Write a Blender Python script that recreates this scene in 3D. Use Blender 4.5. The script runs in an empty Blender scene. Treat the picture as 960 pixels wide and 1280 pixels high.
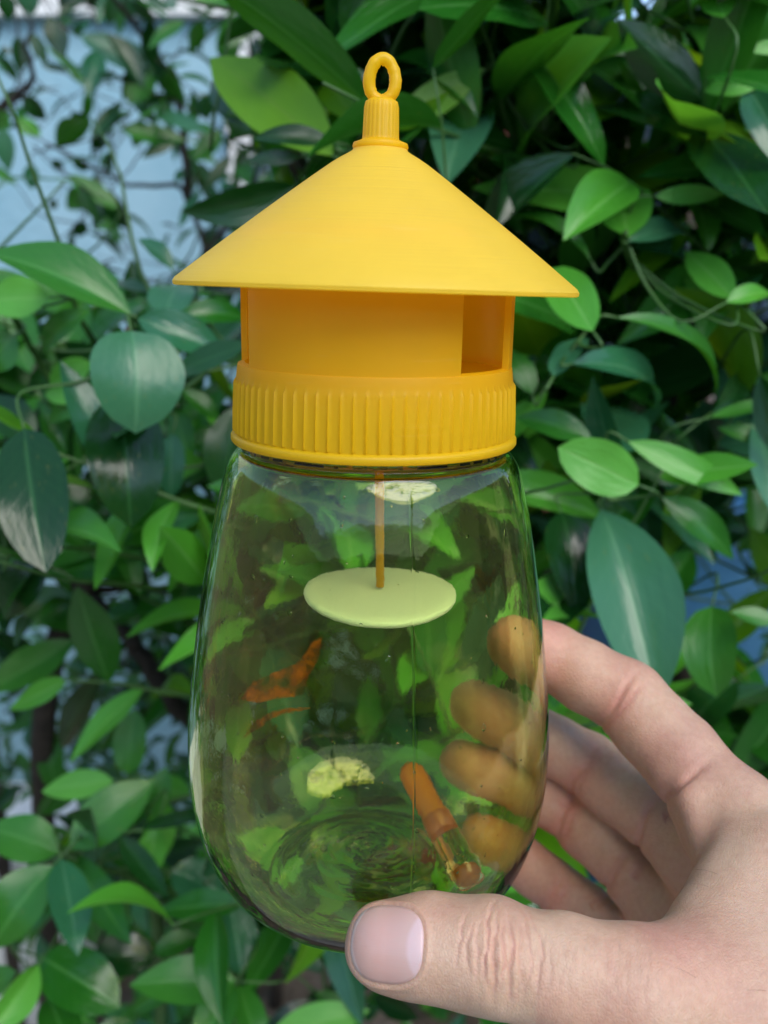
import bpy, bmesh, math, random
import numpy as np
from mathutils import Vector, Matrix

R = math.radians
sc = bpy.context.scene
col = sc.collection

# ------------------------------------------------------------------ camera, sky, sun, exposure
FPX = 1150.0                                   # focal length in pixels of the 960 x 1280 photograph
PITCH = math.atan(290 / FPX)
H = 1.30                                       # height of the lens above the ground
cam = bpy.data.cameras.new('camera')
cam.sensor_fit = 'VERTICAL'; cam.sensor_height = 36.0
cam.lens = FPX / 1280 * 36.0
cam.clip_start = 0.01; cam.clip_end = 500
cam.dof.use_dof = True; cam.dof.focus_distance = 0.208; cam.dof.aperture_fstop = 13.0
cam_o = bpy.data.objects.new('camera', cam); col.objects.link(cam_o)
cam_o.location = (0, 0, H); cam_o.rotation_euler = (math.pi / 2 - PITCH, 0, 0)
sc.camera = cam_o

SUN_AZ, SUN_EL = R(150), R(46)                 # azimuth clockwise from +Y
world = bpy.data.worlds.new('World'); sc.world = world; world.use_nodes = True
wn = world.node_tree.nodes; wl = world.node_tree.links; wn.clear()
sky = wn.new('ShaderNodeTexSky'); sky.sky_type = 'NISHITA'; sky.sun_disc = False
sky.sun_elevation = SUN_EL; sky.sun_rotation = SUN_AZ
sky.air_density = 1.0; sky.dust_density = 0.6; sky.ozone_density = 1.5
bg = wn.new('ShaderNodeBackground'); bg.inputs['Strength'].default_value = 0.12
wo = wn.new('ShaderNodeOutputWorld')
wl.new(sky.outputs[0], bg.inputs[0]); wl.new(bg.outputs[0], wo.inputs[0])

sun = bpy.data.lights.new('sun', 'SUN'); sun.energy = 1.5; sun.angle = R(46); sun.color = (1.0, 0.94, 0.86)
sun_o = bpy.data.objects.new('sun', sun); col.objects.link(sun_o)
sdir = Vector((math.sin(SUN_AZ) * math.cos(SUN_EL), math.cos(SUN_AZ) * math.cos(SUN_EL), math.sin(SUN_EL)))
sun_o.rotation_euler = (-sdir).to_track_quat('-Z', 'Y').to_euler()
sun_o.location = sdir * 5

sc.view_settings.view_transform = 'Standard'; sc.view_settings.look = 'None'
sc.view_settings.exposure = 1.3; sc.view_settings.gamma = 1.0
sc.render.engine = 'CYCLES'
sc.cycles.max_bounces = 32; sc.cycles.transmission_bounces = 32; sc.cycles.transparent_max_bounces = 16
sc.cycles.diffuse_bounces = 7; sc.cycles.glossy_bounces = 6
sc.cycles.use_denoising = True
sc.cycles.caustics_refractive = True; sc.cycles.caustics_reflective = False
sc.cycles.blur_glossy = 0.3; sc.cycles.sample_clamp_indirect = 6

# ------------------------------------------------------------------ helpers
CP, SP = math.cos(PITCH), math.sin(PITCH)
def at(px, py, Y):
    """a point seen at pixel (px, py) of the photograph, Y metres in front of the lens"""
    a = (px - 480) / FPX; b = (640 - py) / FPX
    d = Vector((a, CP + b * SP, -SP + b * CP))
    return Vector((0, 0, H)) + d * (Y / d.y)
def zdepth(p):
    return p.y * CP - (p.z - H) * SP

def tag(o, label=None, cat=None, group=None, kind=None):
    if label: o['label'] = label
    if cat: o['category'] = cat
    if group: o['group'] = group
    if kind: o['kind'] = kind
    return o
def empty(name, loc, rot=(0, 0, 0)):
    o = bpy.data.objects.new(name, None); o.empty_display_size = 0.02
    o.location = loc; o.rotation_euler = rot; col.objects.link(o); return o
def mesh_obj(name, verts, faces, mat, parent=None, smooth=True, uvs=None):
    me = bpy.data.meshes.new(name)
    me.from_pydata([tuple(v) for v in verts], [], [tuple(f) for f in faces])
    me.update()
    if smooth: me.polygons.foreach_set('use_smooth', [True] * len(me.polygons))
    if mat: me.materials.append(mat)
    o = bpy.data.objects.new(name, me); col.objects.link(o)
    if parent: o.parent = parent
    return o
def auto_smooth(o, ang=40):
    me = o.data
    bm = bmesh.new(); bm.from_mesh(me)
    for e in bm.edges:
        if len(e.link_faces) == 2:
            e.smooth = e.calc_face_angle(0) < R(ang)
    bm.to_mesh(me); bm.free()

class MB:
    def __init__(s): s.v = []; s.f = []
    def add(s, v, f):
        n = len(s.v); s.v += [tuple(a) for a in v]; s.f += [tuple(i + n for i in q) for q in f]
    def box(s, c, d, rot=None):
        c = Vector(c); pts = []
        for sx in (-1, 1):
            for sy in (-1, 1):
                for sz in (-1, 1):
                    p = Vector((sx * d[0] / 2, sy * d[1] / 2, sz * d[2] / 2))
                    if rot: p = rot @ p
                    pts.append(c + p)
        s.add(pts, [(0, 1, 3, 2), (4, 6, 7, 5), (0, 4, 5, 1), (2, 3, 7, 6), (0, 2, 6, 4), (1, 5, 7, 3)])
    def lathe(s, prof, seg=64, close=False, a0=0, a1=2 * math.pi, angles=None):
        full = abs(a1 - a0 - 2 * math.pi) < 1e-6
        if angles is None:
            n = seg if full else seg + 1
            angles = [a0 + (a1 - a0) * i / seg for i in range(n)]
        n = len(angles); v = []; f = []
        for (r, z) in prof:
            for a in angles: v.append((r * math.cos(a), r * math.sin(a), z))
        m = len(prof)
        for j in range(m if close else m - 1):
            j2 = (j + 1) % m
            for i in range(n if full else n - 1):
                i2 = (i + 1) % n
                f.append((j * n + i, j * n + i2, j2 * n + i2, j2 * n + i))
        if not full and close:
            f.append(tuple(j * n for j in range(m))); f.append(tuple(j * n + n - 1 for j in reversed(range(m))))
        s.add(v, f)
    def tube(s, pts, rad, seg=8, cap=True):
        pts = [Vector(p) for p in pts]; n = len(pts); v = []; f = []
        up = None
        for i, p in enumerate(pts):
            d = (pts[min(i + 1, n - 1)] - pts[max(i - 1, 0)]).normalized()
            if up is None: up = d.orthogonal().normalized()
            up = (up - d * up.dot(d)).normalized(); w = d.cross(up)
            r = rad[i] if isinstance(rad, (list, tuple)) else rad
            for k in range(seg):
                a = 2 * math.pi * k / seg; v.append(p + (up * math.cos(a) + w * math.sin(a)) * r)
        for i in range(n - 1):
            for k in range(seg):
                k2 = (k + 1) % seg; f.append((i * seg + k, i * seg + k2, (i + 1) * seg + k2, (i + 1) * seg + k))
        if cap:
            f.append(tuple(reversed(range(seg)))); f.append(tuple((n - 1) * seg + k for k in range(seg)))
        s.add(v, f)
    def build(s, name, mat, parent=None, smooth=True, ang=None):
        o = mesh_obj(name, s.v, s.f, mat, parent, smooth)
        if ang: auto_smooth(o, ang)
        return o

def catmull(pts, n=10):
    P = [np.array(p, float) for p in pts]; P = [2 * P[0] - P[1]] + P + [2 * P[-1] - P[-2]]; out = []
    for i in range(1, len(P) - 2):
        a, b, c, d = P[i - 1:i + 3]
        for t in np.linspace(0, 1, n, endpoint=False):
            out.append(.5 * (2 * b + (c - a) * t + (2 * a - 5 * b + 4 * c - d) * t * t + (3 * b - a - 3 * c + d) * t ** 3))
    out.append(P[-2]); return [tuple(o) for o in out]

# ------------------------------------------------------------------ materials
def new_mat(name):
    m = bpy.data.materials.new(name); m.use_nodes = True
    return m, m.node_tree.nodes, m.node_tree.links, m.node_tree.nodes['Principled BSDF']
def node(nt, typ, **kw):
    n = nt.new(typ)
    for k, v in kw.items():
        if k in n.inputs: n.inputs[k].default_value = v
        else: setattr(n, k, v)
    return n
def ramp(nt, stops):
    r = nt.new('ShaderNodeValToRGB'); e = r.color_ramp.elements
    while len(e) < len(stops): e.new(0.5)
    for i, (p, c) in enumerate(stops):
        e[i].position = p; e[i].color = (c[0], c[1], c[2], 1) if isinstance(c, tuple) else (c, c, c, 1)
    return r
def noise_mat(name, c1, c2, scale, rough=0.6, bump=0.0, bscale=None, detail=6, spec=0.5):
    m, n, l, b = new_mat(name)
    tc = node(n, 'ShaderNodeTexCoord')
    t = node(n, 'ShaderNodeTexNoise', Scale=scale, Detail=detail, Roughness=0.6)
    l.new(tc.outputs['Object'], t.inputs['Vector'])
    r = ramp(n, [(0.3, c1), (0.7, c2)]); l.new(t.outputs['Fac'], r.inputs[0]); l.new(r.outputs[0], b.inputs['Base Color'])
    b.inputs['Roughness'].default_value = rough; b.inputs['Specular IOR Level'].default_value = spec
    if bump:
        t2 = node(n, 'ShaderNodeTexNoise', Scale=bscale or scale * 4, Detail=8); l.new(tc.outputs['Object'], t2.inputs['Vector'])
        bp = node(n, 'ShaderNodeBump', Strength=bump, Distance=0.02); l.new(t2.outputs['Fac'], bp.inputs['Height']); l.new(bp.outputs[0], b.inputs['Normal'])
    return m

def plastic_mat(name, c, rough, sss, lines=0.0):
    m, n, l, b = new_mat(name)
    tc = node(n, 'ShaderNodeTexCoord')
    t = node(n, 'ShaderNodeTexNoise', Scale=90.0, Detail=4); l.new(tc.outputs['Object'], t.inputs['Vector'])
    r = ramp(n, [(0.3, tuple(x * 0.95 for x in c)), (0.7, c)]); l.new(t.outputs['Fac'], r.inputs[0]); l.new(r.outputs[0], b.inputs['Base Color'])
    b.inputs['Roughness'].default_value = rough
    tl = node(n, 'ShaderNodeBsdfTranslucent'); tl.inputs['Color'].default_value = (1.0, c[1] * 1.05, c[2] * .25, 1)
    ms = node(n, 'ShaderNodeMixShader'); ms.inputs[0].default_value = sss
    l.new(b.outputs[0], ms.inputs[1]); l.new(tl.outputs[0], ms.inputs[2]); l.new(ms.outputs[0], n['Material Output'].inputs['Surface'])
    rr = node(n, 'ShaderNodeTexNoise', Scale=35.0, Detail=5); l.new(tc.outputs['Object'], rr.inputs['Vector'])
    rm = node(n, 'ShaderNodeMapRange'); rm.inputs['To Min'].default_value = rough - 0.06; rm.inputs['To Max'].default_value = rough + 0.1
    l.new(rr.outputs['Fac'], rm.inputs['Value']); l.new(rm.outputs[0], b.inputs['Roughness'])
    sc_ = node(n, 'ShaderNodeMapping'); sc_.inputs['Scale'].default_value = (60, 60, 900); l.new(tc.outputs['Object'], sc_.inputs['Vector'])
    sn = node(n, 'ShaderNodeTexNoise', Scale=1.0, Detail=5, Roughness=0.7); l.new(sc_.outputs[0], sn.inputs['Vector'])
    sr = ramp(n, [(0.60, 0.0), (0.72, 0.35)]); l.new(sn.outputs['Fac'], sr.inputs[0])
    smx = node(n, 'ShaderNodeMix', data_type='RGBA'); smx.inputs[7].default_value = (min(c[0] * 1.0, 1), min(c[1] * 1.12, 1), c[2] + .12, 1)
    l.new(r.outputs[0], smx.inputs[6]); l.new(sr.outputs[0], smx.inputs[0]); l.new(smx.outputs[2], b.inputs['Base Color'])
    # moulding marks: rings round the cone, fine grain elsewhere
    sp = node(n, 'ShaderNodeMapping'); sp.inputs['Scale'].default_value = (30, 30, 2600) if lines else (700, 700, 700)
    l.new(tc.outputs['Object'], sp.inputs['Vector'])
    tn = node(n, 'ShaderNodeTexNoise', Scale=1.0, Detail=3); l.new(sp.outputs[0], tn.inputs['Vector'])
    bp = node(n, 'ShaderNodeBump', Strength=lines or 0.06, Distance=0.0004); l.new(tn.outputs['Fac'], bp.inputs['Height']); l.new(bp.outputs[0], b.inputs['Normal'])
    return m

YEL = (0.97, 0.69, 0.016)
m_roof = plastic_mat('yellow_plastic_satin', (0.95, 0.755, 0.08), 0.40, 0.50, lines=0.45)
m_cap = plastic_mat('yellow_plastic', YEL, 0.36, 0.55)
m_rod = plastic_mat('orange_plastic', (0.96, 0.52, 0.02), 0.4, 0.3)

def glass_mat():
    m, n, l, b = new_mat('green_clear_plastic')
    n.remove(b); out = n['Material Output']
    g = node(n, 'ShaderNodeBsdfGlass', IOR=1.5, Roughness=0.0)
    g.inputs['Color'].default_value = (1, 1, 1, 1)
    va = node(n, 'ShaderNodeVolumeAbsorption', Density=540.0); va.inputs['Color'].default_value = (0.825, 0.89, 0.05, 1)
    l.new(va.outputs[0], out.inputs['Volume'])
    tc = node(n, 'ShaderNodeTexCoord')
    mp = node(n, 'ShaderNodeMapping'); mp.inputs['Scale'].default_value = (45, 45, 14); l.new(tc.outputs['Object'], mp.inputs['Vector'])
    t = node(n, 'ShaderNodeTexNoise', Scale=1.0, Detail=3, Roughness=0.55); l.new(mp.outputs[0], t.inputs['Vector'])
    t2 = node(n, 'ShaderNodeTexNoise', Scale=420.0, Detail=2); l.new(tc.outputs['Object'], t2.inputs['Vector'])
    bp = node(n, 'ShaderNodeBump', Strength=0.35, Distance=0.0006); l.new(t.outputs['Fac'], bp.inputs['Height'])
    bp2 = node(n, 'ShaderNodeBump', Strength=0.04, Distance=0.0003); l.new(t2.outputs['Fac'], bp2.inputs['Height']); l.new(bp.outputs[0], bp2.inputs['Normal'])
    sm_ = node(n, 'ShaderNodeTexNoise', Scale=38.0, Detail=6, Roughness=0.7); l.new(tc.outputs['Object'], sm_.inputs['Vector'])
    smr = ramp(n, [(0.58, 0.0), (0.74, 0.05)]); l.new(sm_.outputs['Fac'], smr.inputs[0]); l.new(smr.outputs[0], g.inputs['Roughness'])
    t3 = node(n, 'ShaderNodeTexNoise', Scale=420.0, Detail=1); l.new(tc.outputs['Object'], t3.inputs['Vector'])
    r3 = ramp(n, [(0.76, 0.0), (0.79, 1.0)]); l.new(t3.outputs['Fac'], r3.inputs[0])
    bp3 = node(n, 'ShaderNodeBump', Strength=0.5, Distance=0.0003); l.new(r3.outputs[0], bp3.inputs['Height']); l.new(bp2.outputs[0], bp3.inputs['Normal'])
    l.new(bp3.outputs[0], g.inputs['Normal']); l.new(g.outputs[0], out.inputs['Surface'])
    return m
m_glass = glass_mat()

def felt_mat():
    m, n, l, b = new_mat('white_felt')
    tc = node(n, 'ShaderNodeTexCoord')
    t = node(n, 'ShaderNodeTexNoise', Scale=1500.0, Detail=6, Roughness=0.8); l.new(tc.outputs['Object'], t.inputs['Vector'])
    r = ramp(n, [(0.25, (0.72, 0.86, 0.60)), (0.75, (0.82, 0.94, 0.72))]); l.new(t.outputs['Fac'], r.inputs[0]); l.new(r.outputs[0], b.inputs['Base Color'])
    b.inputs['Roughness'].default_value = 0.95; b.inputs['Sheen Weight'].default_value = 0.5
    bp = node(n, 'ShaderNodeBump', Strength=0.6, Distance=0.0006); l.new(t.outputs['Fac'], bp.inputs['Height']); l.new(bp.outputs[0], b.inputs['Normal'])
    return m
m_felt = felt_mat()

def skin_mat():
    m, n, l, b = new_mat('skin')
    tc = node(n, 'ShaderNodeTexCoord')
    t = node(n, 'ShaderNodeTexNoise', Scale=42.0, Detail=5, Roughness=0.55); l.new(tc.outputs['Object'], t.inputs['Vector'])
    r = ramp(n, [(0.30, (0.46, 0.265, 0.19)), (0.5, (0.54, 0.35, 0.24)), (0.72, (0.57, 0.405, 0.285))]); l.new(t.outputs['Fac'], r.inputs[0])
    fl = node(n, 'ShaderNodeAttribute', attribute_name='flush_shade')
    mx = node(n, 'ShaderNodeMix', data_type='RGBA'); mx.inputs[7].default_value = (0.58, 0.25, 0.19, 1)
    l.new(r.outputs[0], mx.inputs[6]); l.new(fl.outputs['Fac'], mx.inputs[0])
    t2 = node(n, 'ShaderNodeTexNoise', Scale=600.0, Detail=3); l.new(tc.outputs['Object'], t2.inputs['Vector'])
    r2 = ramp(n, [(0.35, (0.86, 0.80, 0.78)), (0.6, (1.0, 1.0, 1.0))]); l.new(t2.outputs['Fac'], r2.inputs[0])
    mu = node(n, 'ShaderNodeMix', data_type='RGBA', blend_type='MULTIPLY'); mu.inputs[0].default_value = 0.45
    l.new(mx.outputs[2], mu.inputs[6]); l.new(r2.outputs[0], mu.inputs[7]); l.new(mu.outputs[2], b.inputs['Base Color'])
    b.inputs['Roughness'].default_value = 0.46; b.inputs['Specular IOR Level'].default_value = 0.45
    b.inputs['Subsurface Weight'].default_value = 0.55; b.inputs['Subsurface Radius'].default_value = (1.0, 0.34, 0.17); b.inputs['Subsurface Scale'].default_value = 0.0024
    # fine skin lines
    mp = node(n, 'ShaderNodeMapping'); mp.inputs['Scale'].default_value = (1500, 1100, 1000); mp.inputs['Rotation'].default_value = (0.3, 0.5, 0.4)
    l.new(tc.outputs['Object'], mp.inputs['Vector'])
    wob = node(n, 'ShaderNodeTexNoise', Scale=0.5, Detail=2); l.new(mp.outputs[0], wob.inputs['Vector'])
    ad = node(n, 'ShaderNodeVectorMath', operation='ADD'); l.new(mp.outputs[0], ad.inputs[0]); l.new(wob.outputs['Color'], ad.inputs[1])
    vo = node(n, 'ShaderNodeTexVoronoi', feature='DISTANCE_TO_EDGE', Scale=1.0); l.new(ad.outputs[0], vo.inputs['Vector'])
    mr = node(n, 'ShaderNodeMapRange'); mr.inputs['From Max'].default_value = 0.25; l.new(vo.outputs['Distance'], mr.inputs['Value'])
    bp = node(n, 'ShaderNodeBump', Strength=0.32, Distance=0.00022); l.new(mr.outputs[0], bp.inputs['Height'])
    t3 = node(n, 'ShaderNodeTexNoise', Scale=260.0, Detail=4); l.new(tc.outputs['Object'], t3.inputs['Vector'])
    bp2 = node(n, 'ShaderNodeBump', Strength=0.12, Distance=0.0005); l.new(t3.outputs['Fac'], bp2.inputs['Height']); l.new(bp.outputs[0], bp2.inputs['Normal'])
    l.new(bp2.outputs[0], b.inputs['Normal'])
    return m
m_skin = skin_mat()

def nail_mat():
    m, n, l, b = new_mat('thumbnail')
    uv = node(n, 'ShaderNodeUVMap', uv_map='UVMap'); s = node(n, 'ShaderNodeSeparateXYZ'); l.new(uv.outputs[0], s.inputs[0])
    # lunula: pale half moon at the root, thin pale free edge at the tip
    v2 = node(n, 'ShaderNodeMath', operation='MULTIPLY'); l.new(s.outputs['Y'], v2.inputs[0]); l.new(s.outputs['Y'], v2.inputs[1])
    k = node(n, 'ShaderNodeMath', operation='MULTIPLY_ADD'); k.inputs[1].default_value = 0.22; l.new(v2.outputs[0], k.inputs[0]); l.new(s.outputs['X'], k.inputs[2])
    r = ramp(n, [(0.0, (0.60, 0.44, 0.43)), (0.19, (0.60, 0.44, 0.43)), (0.25, (0.55, 0.37, 0.325)), (0.6, (0.54, 0.335, 0.285)), (0.955, (0.55, 0.35, 0.29)), (0.985, (0.66, 0.50, 0.44))])
    l.new(k.outputs[0], r.inputs[0]); l.new(r.outputs[0], b.inputs['Base Color'])
    b.inputs['Roughness'].default_value = 0.34; b.inputs['Subsurface Weight'].default_value = 0.4
    b.inputs['Subsurface Radius'].default_value = (1, .4, .3); b.inputs['Subsurface Scale'].default_value = 0.0015
    mp = node(n, 'ShaderNodeMapping'); mp.inputs['Scale'].default_value = (1.5, 28, 1); l.new(uv.outputs[0], mp.inputs['Vector'])
    t = node(n, 'ShaderNodeTexNoise', Scale=1.0, Detail=3); l.new(mp.outputs[0], t.inputs['Vector'])
    bp = node(n, 'ShaderNodeBump', Strength=0.12, Distance=0.0003); l.new(t.outputs['Fac'], bp.inputs['Height']); l.new(bp.outputs[0], b.inputs['Normal'])
    return m
m_nail = nail_mat()

def leaf_mat(name, c_dark, c_light, vein, rough, trans, tcol):
    m, n, l, b = new_mat(name)
    out = n['Material Output']
    oi = node(n, 'ShaderNodeObjectInfo'); uv = node(n, 'ShaderNodeUVMap', uv_map='UVMap'); tc = node(n, 'ShaderNodeTexCoord')
    r = ramp(n, [(0.0, c_dark), (1.0, c_light)])
    t = node(n, 'ShaderNodeTexNoise', Scale=6.0, Detail=4); l.new(uv.outputs[0], t.inputs['Vector'])
    ma = node(n, 'ShaderNodeMath', operation='MULTIPLY_ADD'); ma.inputs[1].default_value = 0.5; l.new(t.outputs['Fac'], ma.inputs[0])
    hs = node(n, 'ShaderNodeMath', operation='MULTIPLY_ADD'); hs.inputs[1].default_value = 0.8; hs.inputs[2].default_value = -0.2
    l.new(oi.outputs['Random'], hs.inputs[0]); l.new(hs.outputs[0], ma.inputs[2]); l.new(ma.outputs[0], r.inputs[0])
    s = node(n, 'ShaderNodeSeparateXYZ'); l.new(uv.outputs[0], s.inputs[0])
    av = node(n, 'ShaderNodeMath', operation='ABSOLUTE'); l.new(s.outputs['Y'], av.inputs[0])
    # midrib
    mr = node(n, 'ShaderNodeMapRange'); mr.inputs['From Min'].default_value = 0.02; mr.inputs['From Max'].default_value = 0.09; mr.inputs['To Min'].default_value = 1; mr.inputs['To Max'].default_value = 0
    l.new(av.outputs[0], mr.inputs['Value'])
    # side veins run forward from the midrib
    sv = node(n, 'ShaderNodeMath', operation='MULTIPLY_ADD'); sv.inputs[1].default_value = -0.28; l.new(av.outputs[0], sv.inputs[0]); l.new(s.outputs['X'], sv.inputs[2])
    wv = node(n, 'ShaderNodeMath', operation='MULTIPLY'); wv.inputs[1].default_value = 62.0; l.new(sv.outputs[0], wv.inputs[0])
    si = node(n, 'ShaderNodeMath', operation='SINE'); l.new(wv.outputs[0], si.inputs[0])
    sm = node(n, 'ShaderNodeMapRange'); sm.inputs['From Min'].default_value = 0.86; sm.inputs['From Max'].default_value = 1.0; sm.inputs['To Max'].default_value = 0.16; l.new(si.outputs[0], sm.inputs['Value'])
    mxv = node(n, 'ShaderNodeMath', operation='MAXIMUM'); l.new(mr.outputs[0], mxv.inputs[0]); l.new(sm.outputs[0], mxv.inputs[1])
    mix = node(n, 'ShaderNodeMix', data_type='RGBA'); mix.inputs[7].default_value = (*vein, 1); l.new(r.outputs[0], mix.inputs[6])
    vf = node(n, 'ShaderNodeMath', operation='MULTIPLY'); vf.inputs[1].default_value = 0.6; l.new(mxv.outputs[0], vf.inputs[0]); l.new(vf.outputs[0], mix.inputs[0])
    sp1 = node(n, 'ShaderNodeTexNoise', Scale=14.0, Detail=4, noise_dimensions='4D'); l.new(uv.outputs[0], sp1.inputs['Vector'])
    w4 = node(n, 'ShaderNodeMath', operation='MULTIPLY'); w4.inputs[1].default_value = 40.0; l.new(oi.outputs['Random'], w4.inputs[0]); l.new(w4.outputs[0], sp1.inputs['W'])
    spr = ramp(n, [(0.66, 0.0), (0.72, 0.7)]); l.new(sp1.outputs['Fac'], spr.inputs[0])
    mix2 = node(n, 'ShaderNodeMix', data_type='RGBA'); mix2.inputs[7].default_value = (0.16, 0.17, 0.03, 1); l.new(mix.outputs[2], mix2.inputs[6]); l.new(spr.outputs[0], mix2.inputs[0])
    l.new(mix2.outputs[2], b.inputs['Base Color'])
    rn = node(n, 'ShaderNodeMapRange'); rn.inputs['To Min'].default_value = rough - 0.06; rn.inputs['To Max'].default_value = rough + 0.12; l.new(oi.outputs['Random'], rn.inputs['Value']); l.new(rn.outputs[0], b.inputs['Roughness'])
    b.inputs['Specular IOR Level'].default_value = 0.5
    bp = node(n, 'ShaderNodeBump', Strength=0.22, Distance=0.0008); l.new(mxv.outputs[0], bp.inputs['Height']); bp.invert = True
    t4 = node(n, 'ShaderNodeTexNoise', Scale=4.0, Detail=2); l.new(uv.outputs[0], t4.inputs['Vector'])
    bp2 = node(n, 'ShaderNodeBump', Strength=0.15, Distance=0.003); l.new(t4.outputs['Fac'], bp2.inputs['Height']); l.new(bp.outputs[0], bp2.inputs['Normal'])
    l.new(bp2.outputs[0], b.inputs['Normal'])
    tr = node(n, 'ShaderNodeBsdfTranslucent'); tr.inputs['Color'].default_value = (*tcol, 1)
    ms = node(n, 'ShaderNodeMixShader'); ms.inputs[0].default_value = trans
    l.new(b.outputs[0], ms.inputs[1]); l.new(tr.outputs[0], ms.inputs[2]); l.new(ms.outputs[0], out.inputs['Surface'])
    return m
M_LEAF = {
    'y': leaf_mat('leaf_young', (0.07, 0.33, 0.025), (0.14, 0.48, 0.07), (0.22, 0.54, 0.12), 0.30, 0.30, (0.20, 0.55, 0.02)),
    'b': leaf_mat('leaf_backlit', (0.07, 0.25, 0.006), (0.16, 0.40, 0.014), (0.19, 0.38, 0.03), 0.38, 0.42, (0.30, 0.55, 0.01)),  # base colour carries the yellow-green glow of backlit blades
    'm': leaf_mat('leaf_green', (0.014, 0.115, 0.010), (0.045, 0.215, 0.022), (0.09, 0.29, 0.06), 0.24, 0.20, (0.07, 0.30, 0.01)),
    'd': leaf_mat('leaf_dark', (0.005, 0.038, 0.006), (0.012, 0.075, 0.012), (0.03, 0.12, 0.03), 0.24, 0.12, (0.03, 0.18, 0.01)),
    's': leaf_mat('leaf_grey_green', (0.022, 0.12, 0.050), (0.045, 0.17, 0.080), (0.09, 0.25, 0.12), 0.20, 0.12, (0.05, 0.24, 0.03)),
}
m_stem = noise_mat('green_stem', (0.03, 0.10, 0.02), (0.06, 0.15, 0.03), 60, 0.5)
m_bark = noise_mat('dark_bark', (0.02, 0.016, 0.012), (0.06, 0.045, 0.035), 80, 0.85, 0.6)

# ------------------------------------------------------------------ ground and the things far behind
m_soil = noise_mat('soil', (0.07, 0.052, 0.038), (0.19, 0.15, 0.115), 9, 0.95, 0.9, 40)
g = MB(); N = 40
gv = []; gf = []
xs = [-80, -30, -10, -5] + [-3 + 6 * i / 24 for i in range(25)] + [5, 10, 30, 80]
ys = [-80, -30, -10, -4, -2] + [0 + 4 * i / 20 for i in range(21)] + [6, 10, 30, 80]
rg = random.Random(5)
for x in xs:
    for y in ys:
        near = abs(x) < 3.1 and -0.1 < y < 4.1
        gv.append((x, y, rg.uniform(-0.02, 0.02) if near else 0.0))
for i in range(len(xs) - 1):
    for j in range(len(ys) - 1):
        a = i * len(ys) + j; gf.append((a, a + len(ys), a + len(ys) + 1, a + 1))
tag(mesh_obj('ground', gv, gf, m_soil), kind='structure')

# concrete paving added out of view to bounce light up under the cap
m_added_path = noise_mat('added_path_concrete', (0.22, 0.21, 0.19), (0.32, 0.31, 0.28), 6, 0.9, 0.4, 60)
mb = MB(); mb.box((0, -2.0, 0.03), (6.2, 5.0, 0.06)); tag(mb.build('added_path', m_added_path, None, smooth=False), kind='structure')

# light blue wall of the house behind, with a window and a white band above
m_blue = noise_mat('blue_wall_paint', (0.17, 0.34, 0.43), (0.29, 0.46, 0.54), 4.0, 0.8, 0.25, 60)
m_white = noise_mat('white_paint', (0.60, 0.62, 0.62), (0.74, 0.75, 0.74), 5.0, 0.7, 0.2, 50)
m_pane = noise_mat('dark_window_glass', (0.05, 0.08, 0.11), (0.08, 0.12, 0.15), 2.0, 0.08)
wall = empty('house_wall', (-0.9, 2.0, 0)); tag(wall, 'light blue painted house wall behind the leaves at upper left', 'wall')
mb = MB(); mb.box((0, 0.1, 0.90), (2.6, 0.2, 1.80)); mb.build('wall_face', m_blue, wall, smooth=False)
mb = MB(); mb.box((0, 0.09, 2.10), (2.6, 0.24, 0.6)); mb.build('white_band', m_white, wall, smooth=False)
mb = MB(); mb.box((-0.06, -0.02, 0.90), (0.05, 0.06, 1.80)); mb.build('pilaster', m_white, wall, smooth=False)
win = MB()
for (cx, cz, dx, dz) in ((0.78, 1.765, 0.34, 0.05), (0.78, 1.425, 0.34, 0.05), (0.61, 1.595, 0.05, 0.29), (0.95, 1.595, 0.05, 0.29)):
    win.box((cx, -0.015, cz), (dx, 0.05, dz))
wf = win.build('window', m_white, wall, smooth=False)
mb = MB(); mb.box((0.78, -0.004, 1.595), (0.29, 0.01, 0.29)); mb.build('pane', m_pane, wf, smooth=False)

# red brick pillar at the corner of the house
m_brick = noise_mat('red_brick', (0.16, 0.04, 0.035), (0.28, 0.08, 0.06), 12, 0.9, 0.5, 90)
m_mort = noise_mat('mortar', (0.22, 0.19, 0.17), (0.32, 0.28, 0.25), 20, 0.95)
pil = empty('brick_pillar', (0.20, 1.75, 0)); tag(pil, 'dull red brick pillar half hidden behind the leaves right of the loop', 'pillar')
mb = MB(); mb.box((0, 0, 1.15), (0.226, 0.226, 2.3)); mb.build('mortar_core', m_mort, pil, smooth=False)
bmesh_brick = None
for c in range(30):
    for k in range(2):
        z = 0.04 + c * 0.075
        if c % 2: px, py, rz = (-0.0625 + k * 0.125, 0, math.pi / 2)
        else: px, py, rz = (0, -0.0625 + k * 0.125, 0)
        if bmesh_brick is None:
            bm = bmesh.new(); bmesh.ops.create_cube(bm, size=1)
            bmesh.ops.scale(bm, vec=(0.24, 0.115, 0.065), verts=bm.verts)
            bmesh.ops.bevel(bm, geom=bm.edges[:], offset=0.004, segments=1, affect='EDGES')
            bmesh_brick = bpy.data.meshes.new('brick'); bm.to_mesh(bmesh_brick); bm.free(); bmesh_brick.materials.append(m_brick)
        o = bpy.data.objects.new('brick', bmesh_brick); col.objects.link(o); o.parent = pil
        o.location = (px, py, z); o.rotation_euler = (0, 0, rz + rg.uniform(-.01, .01))

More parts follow.
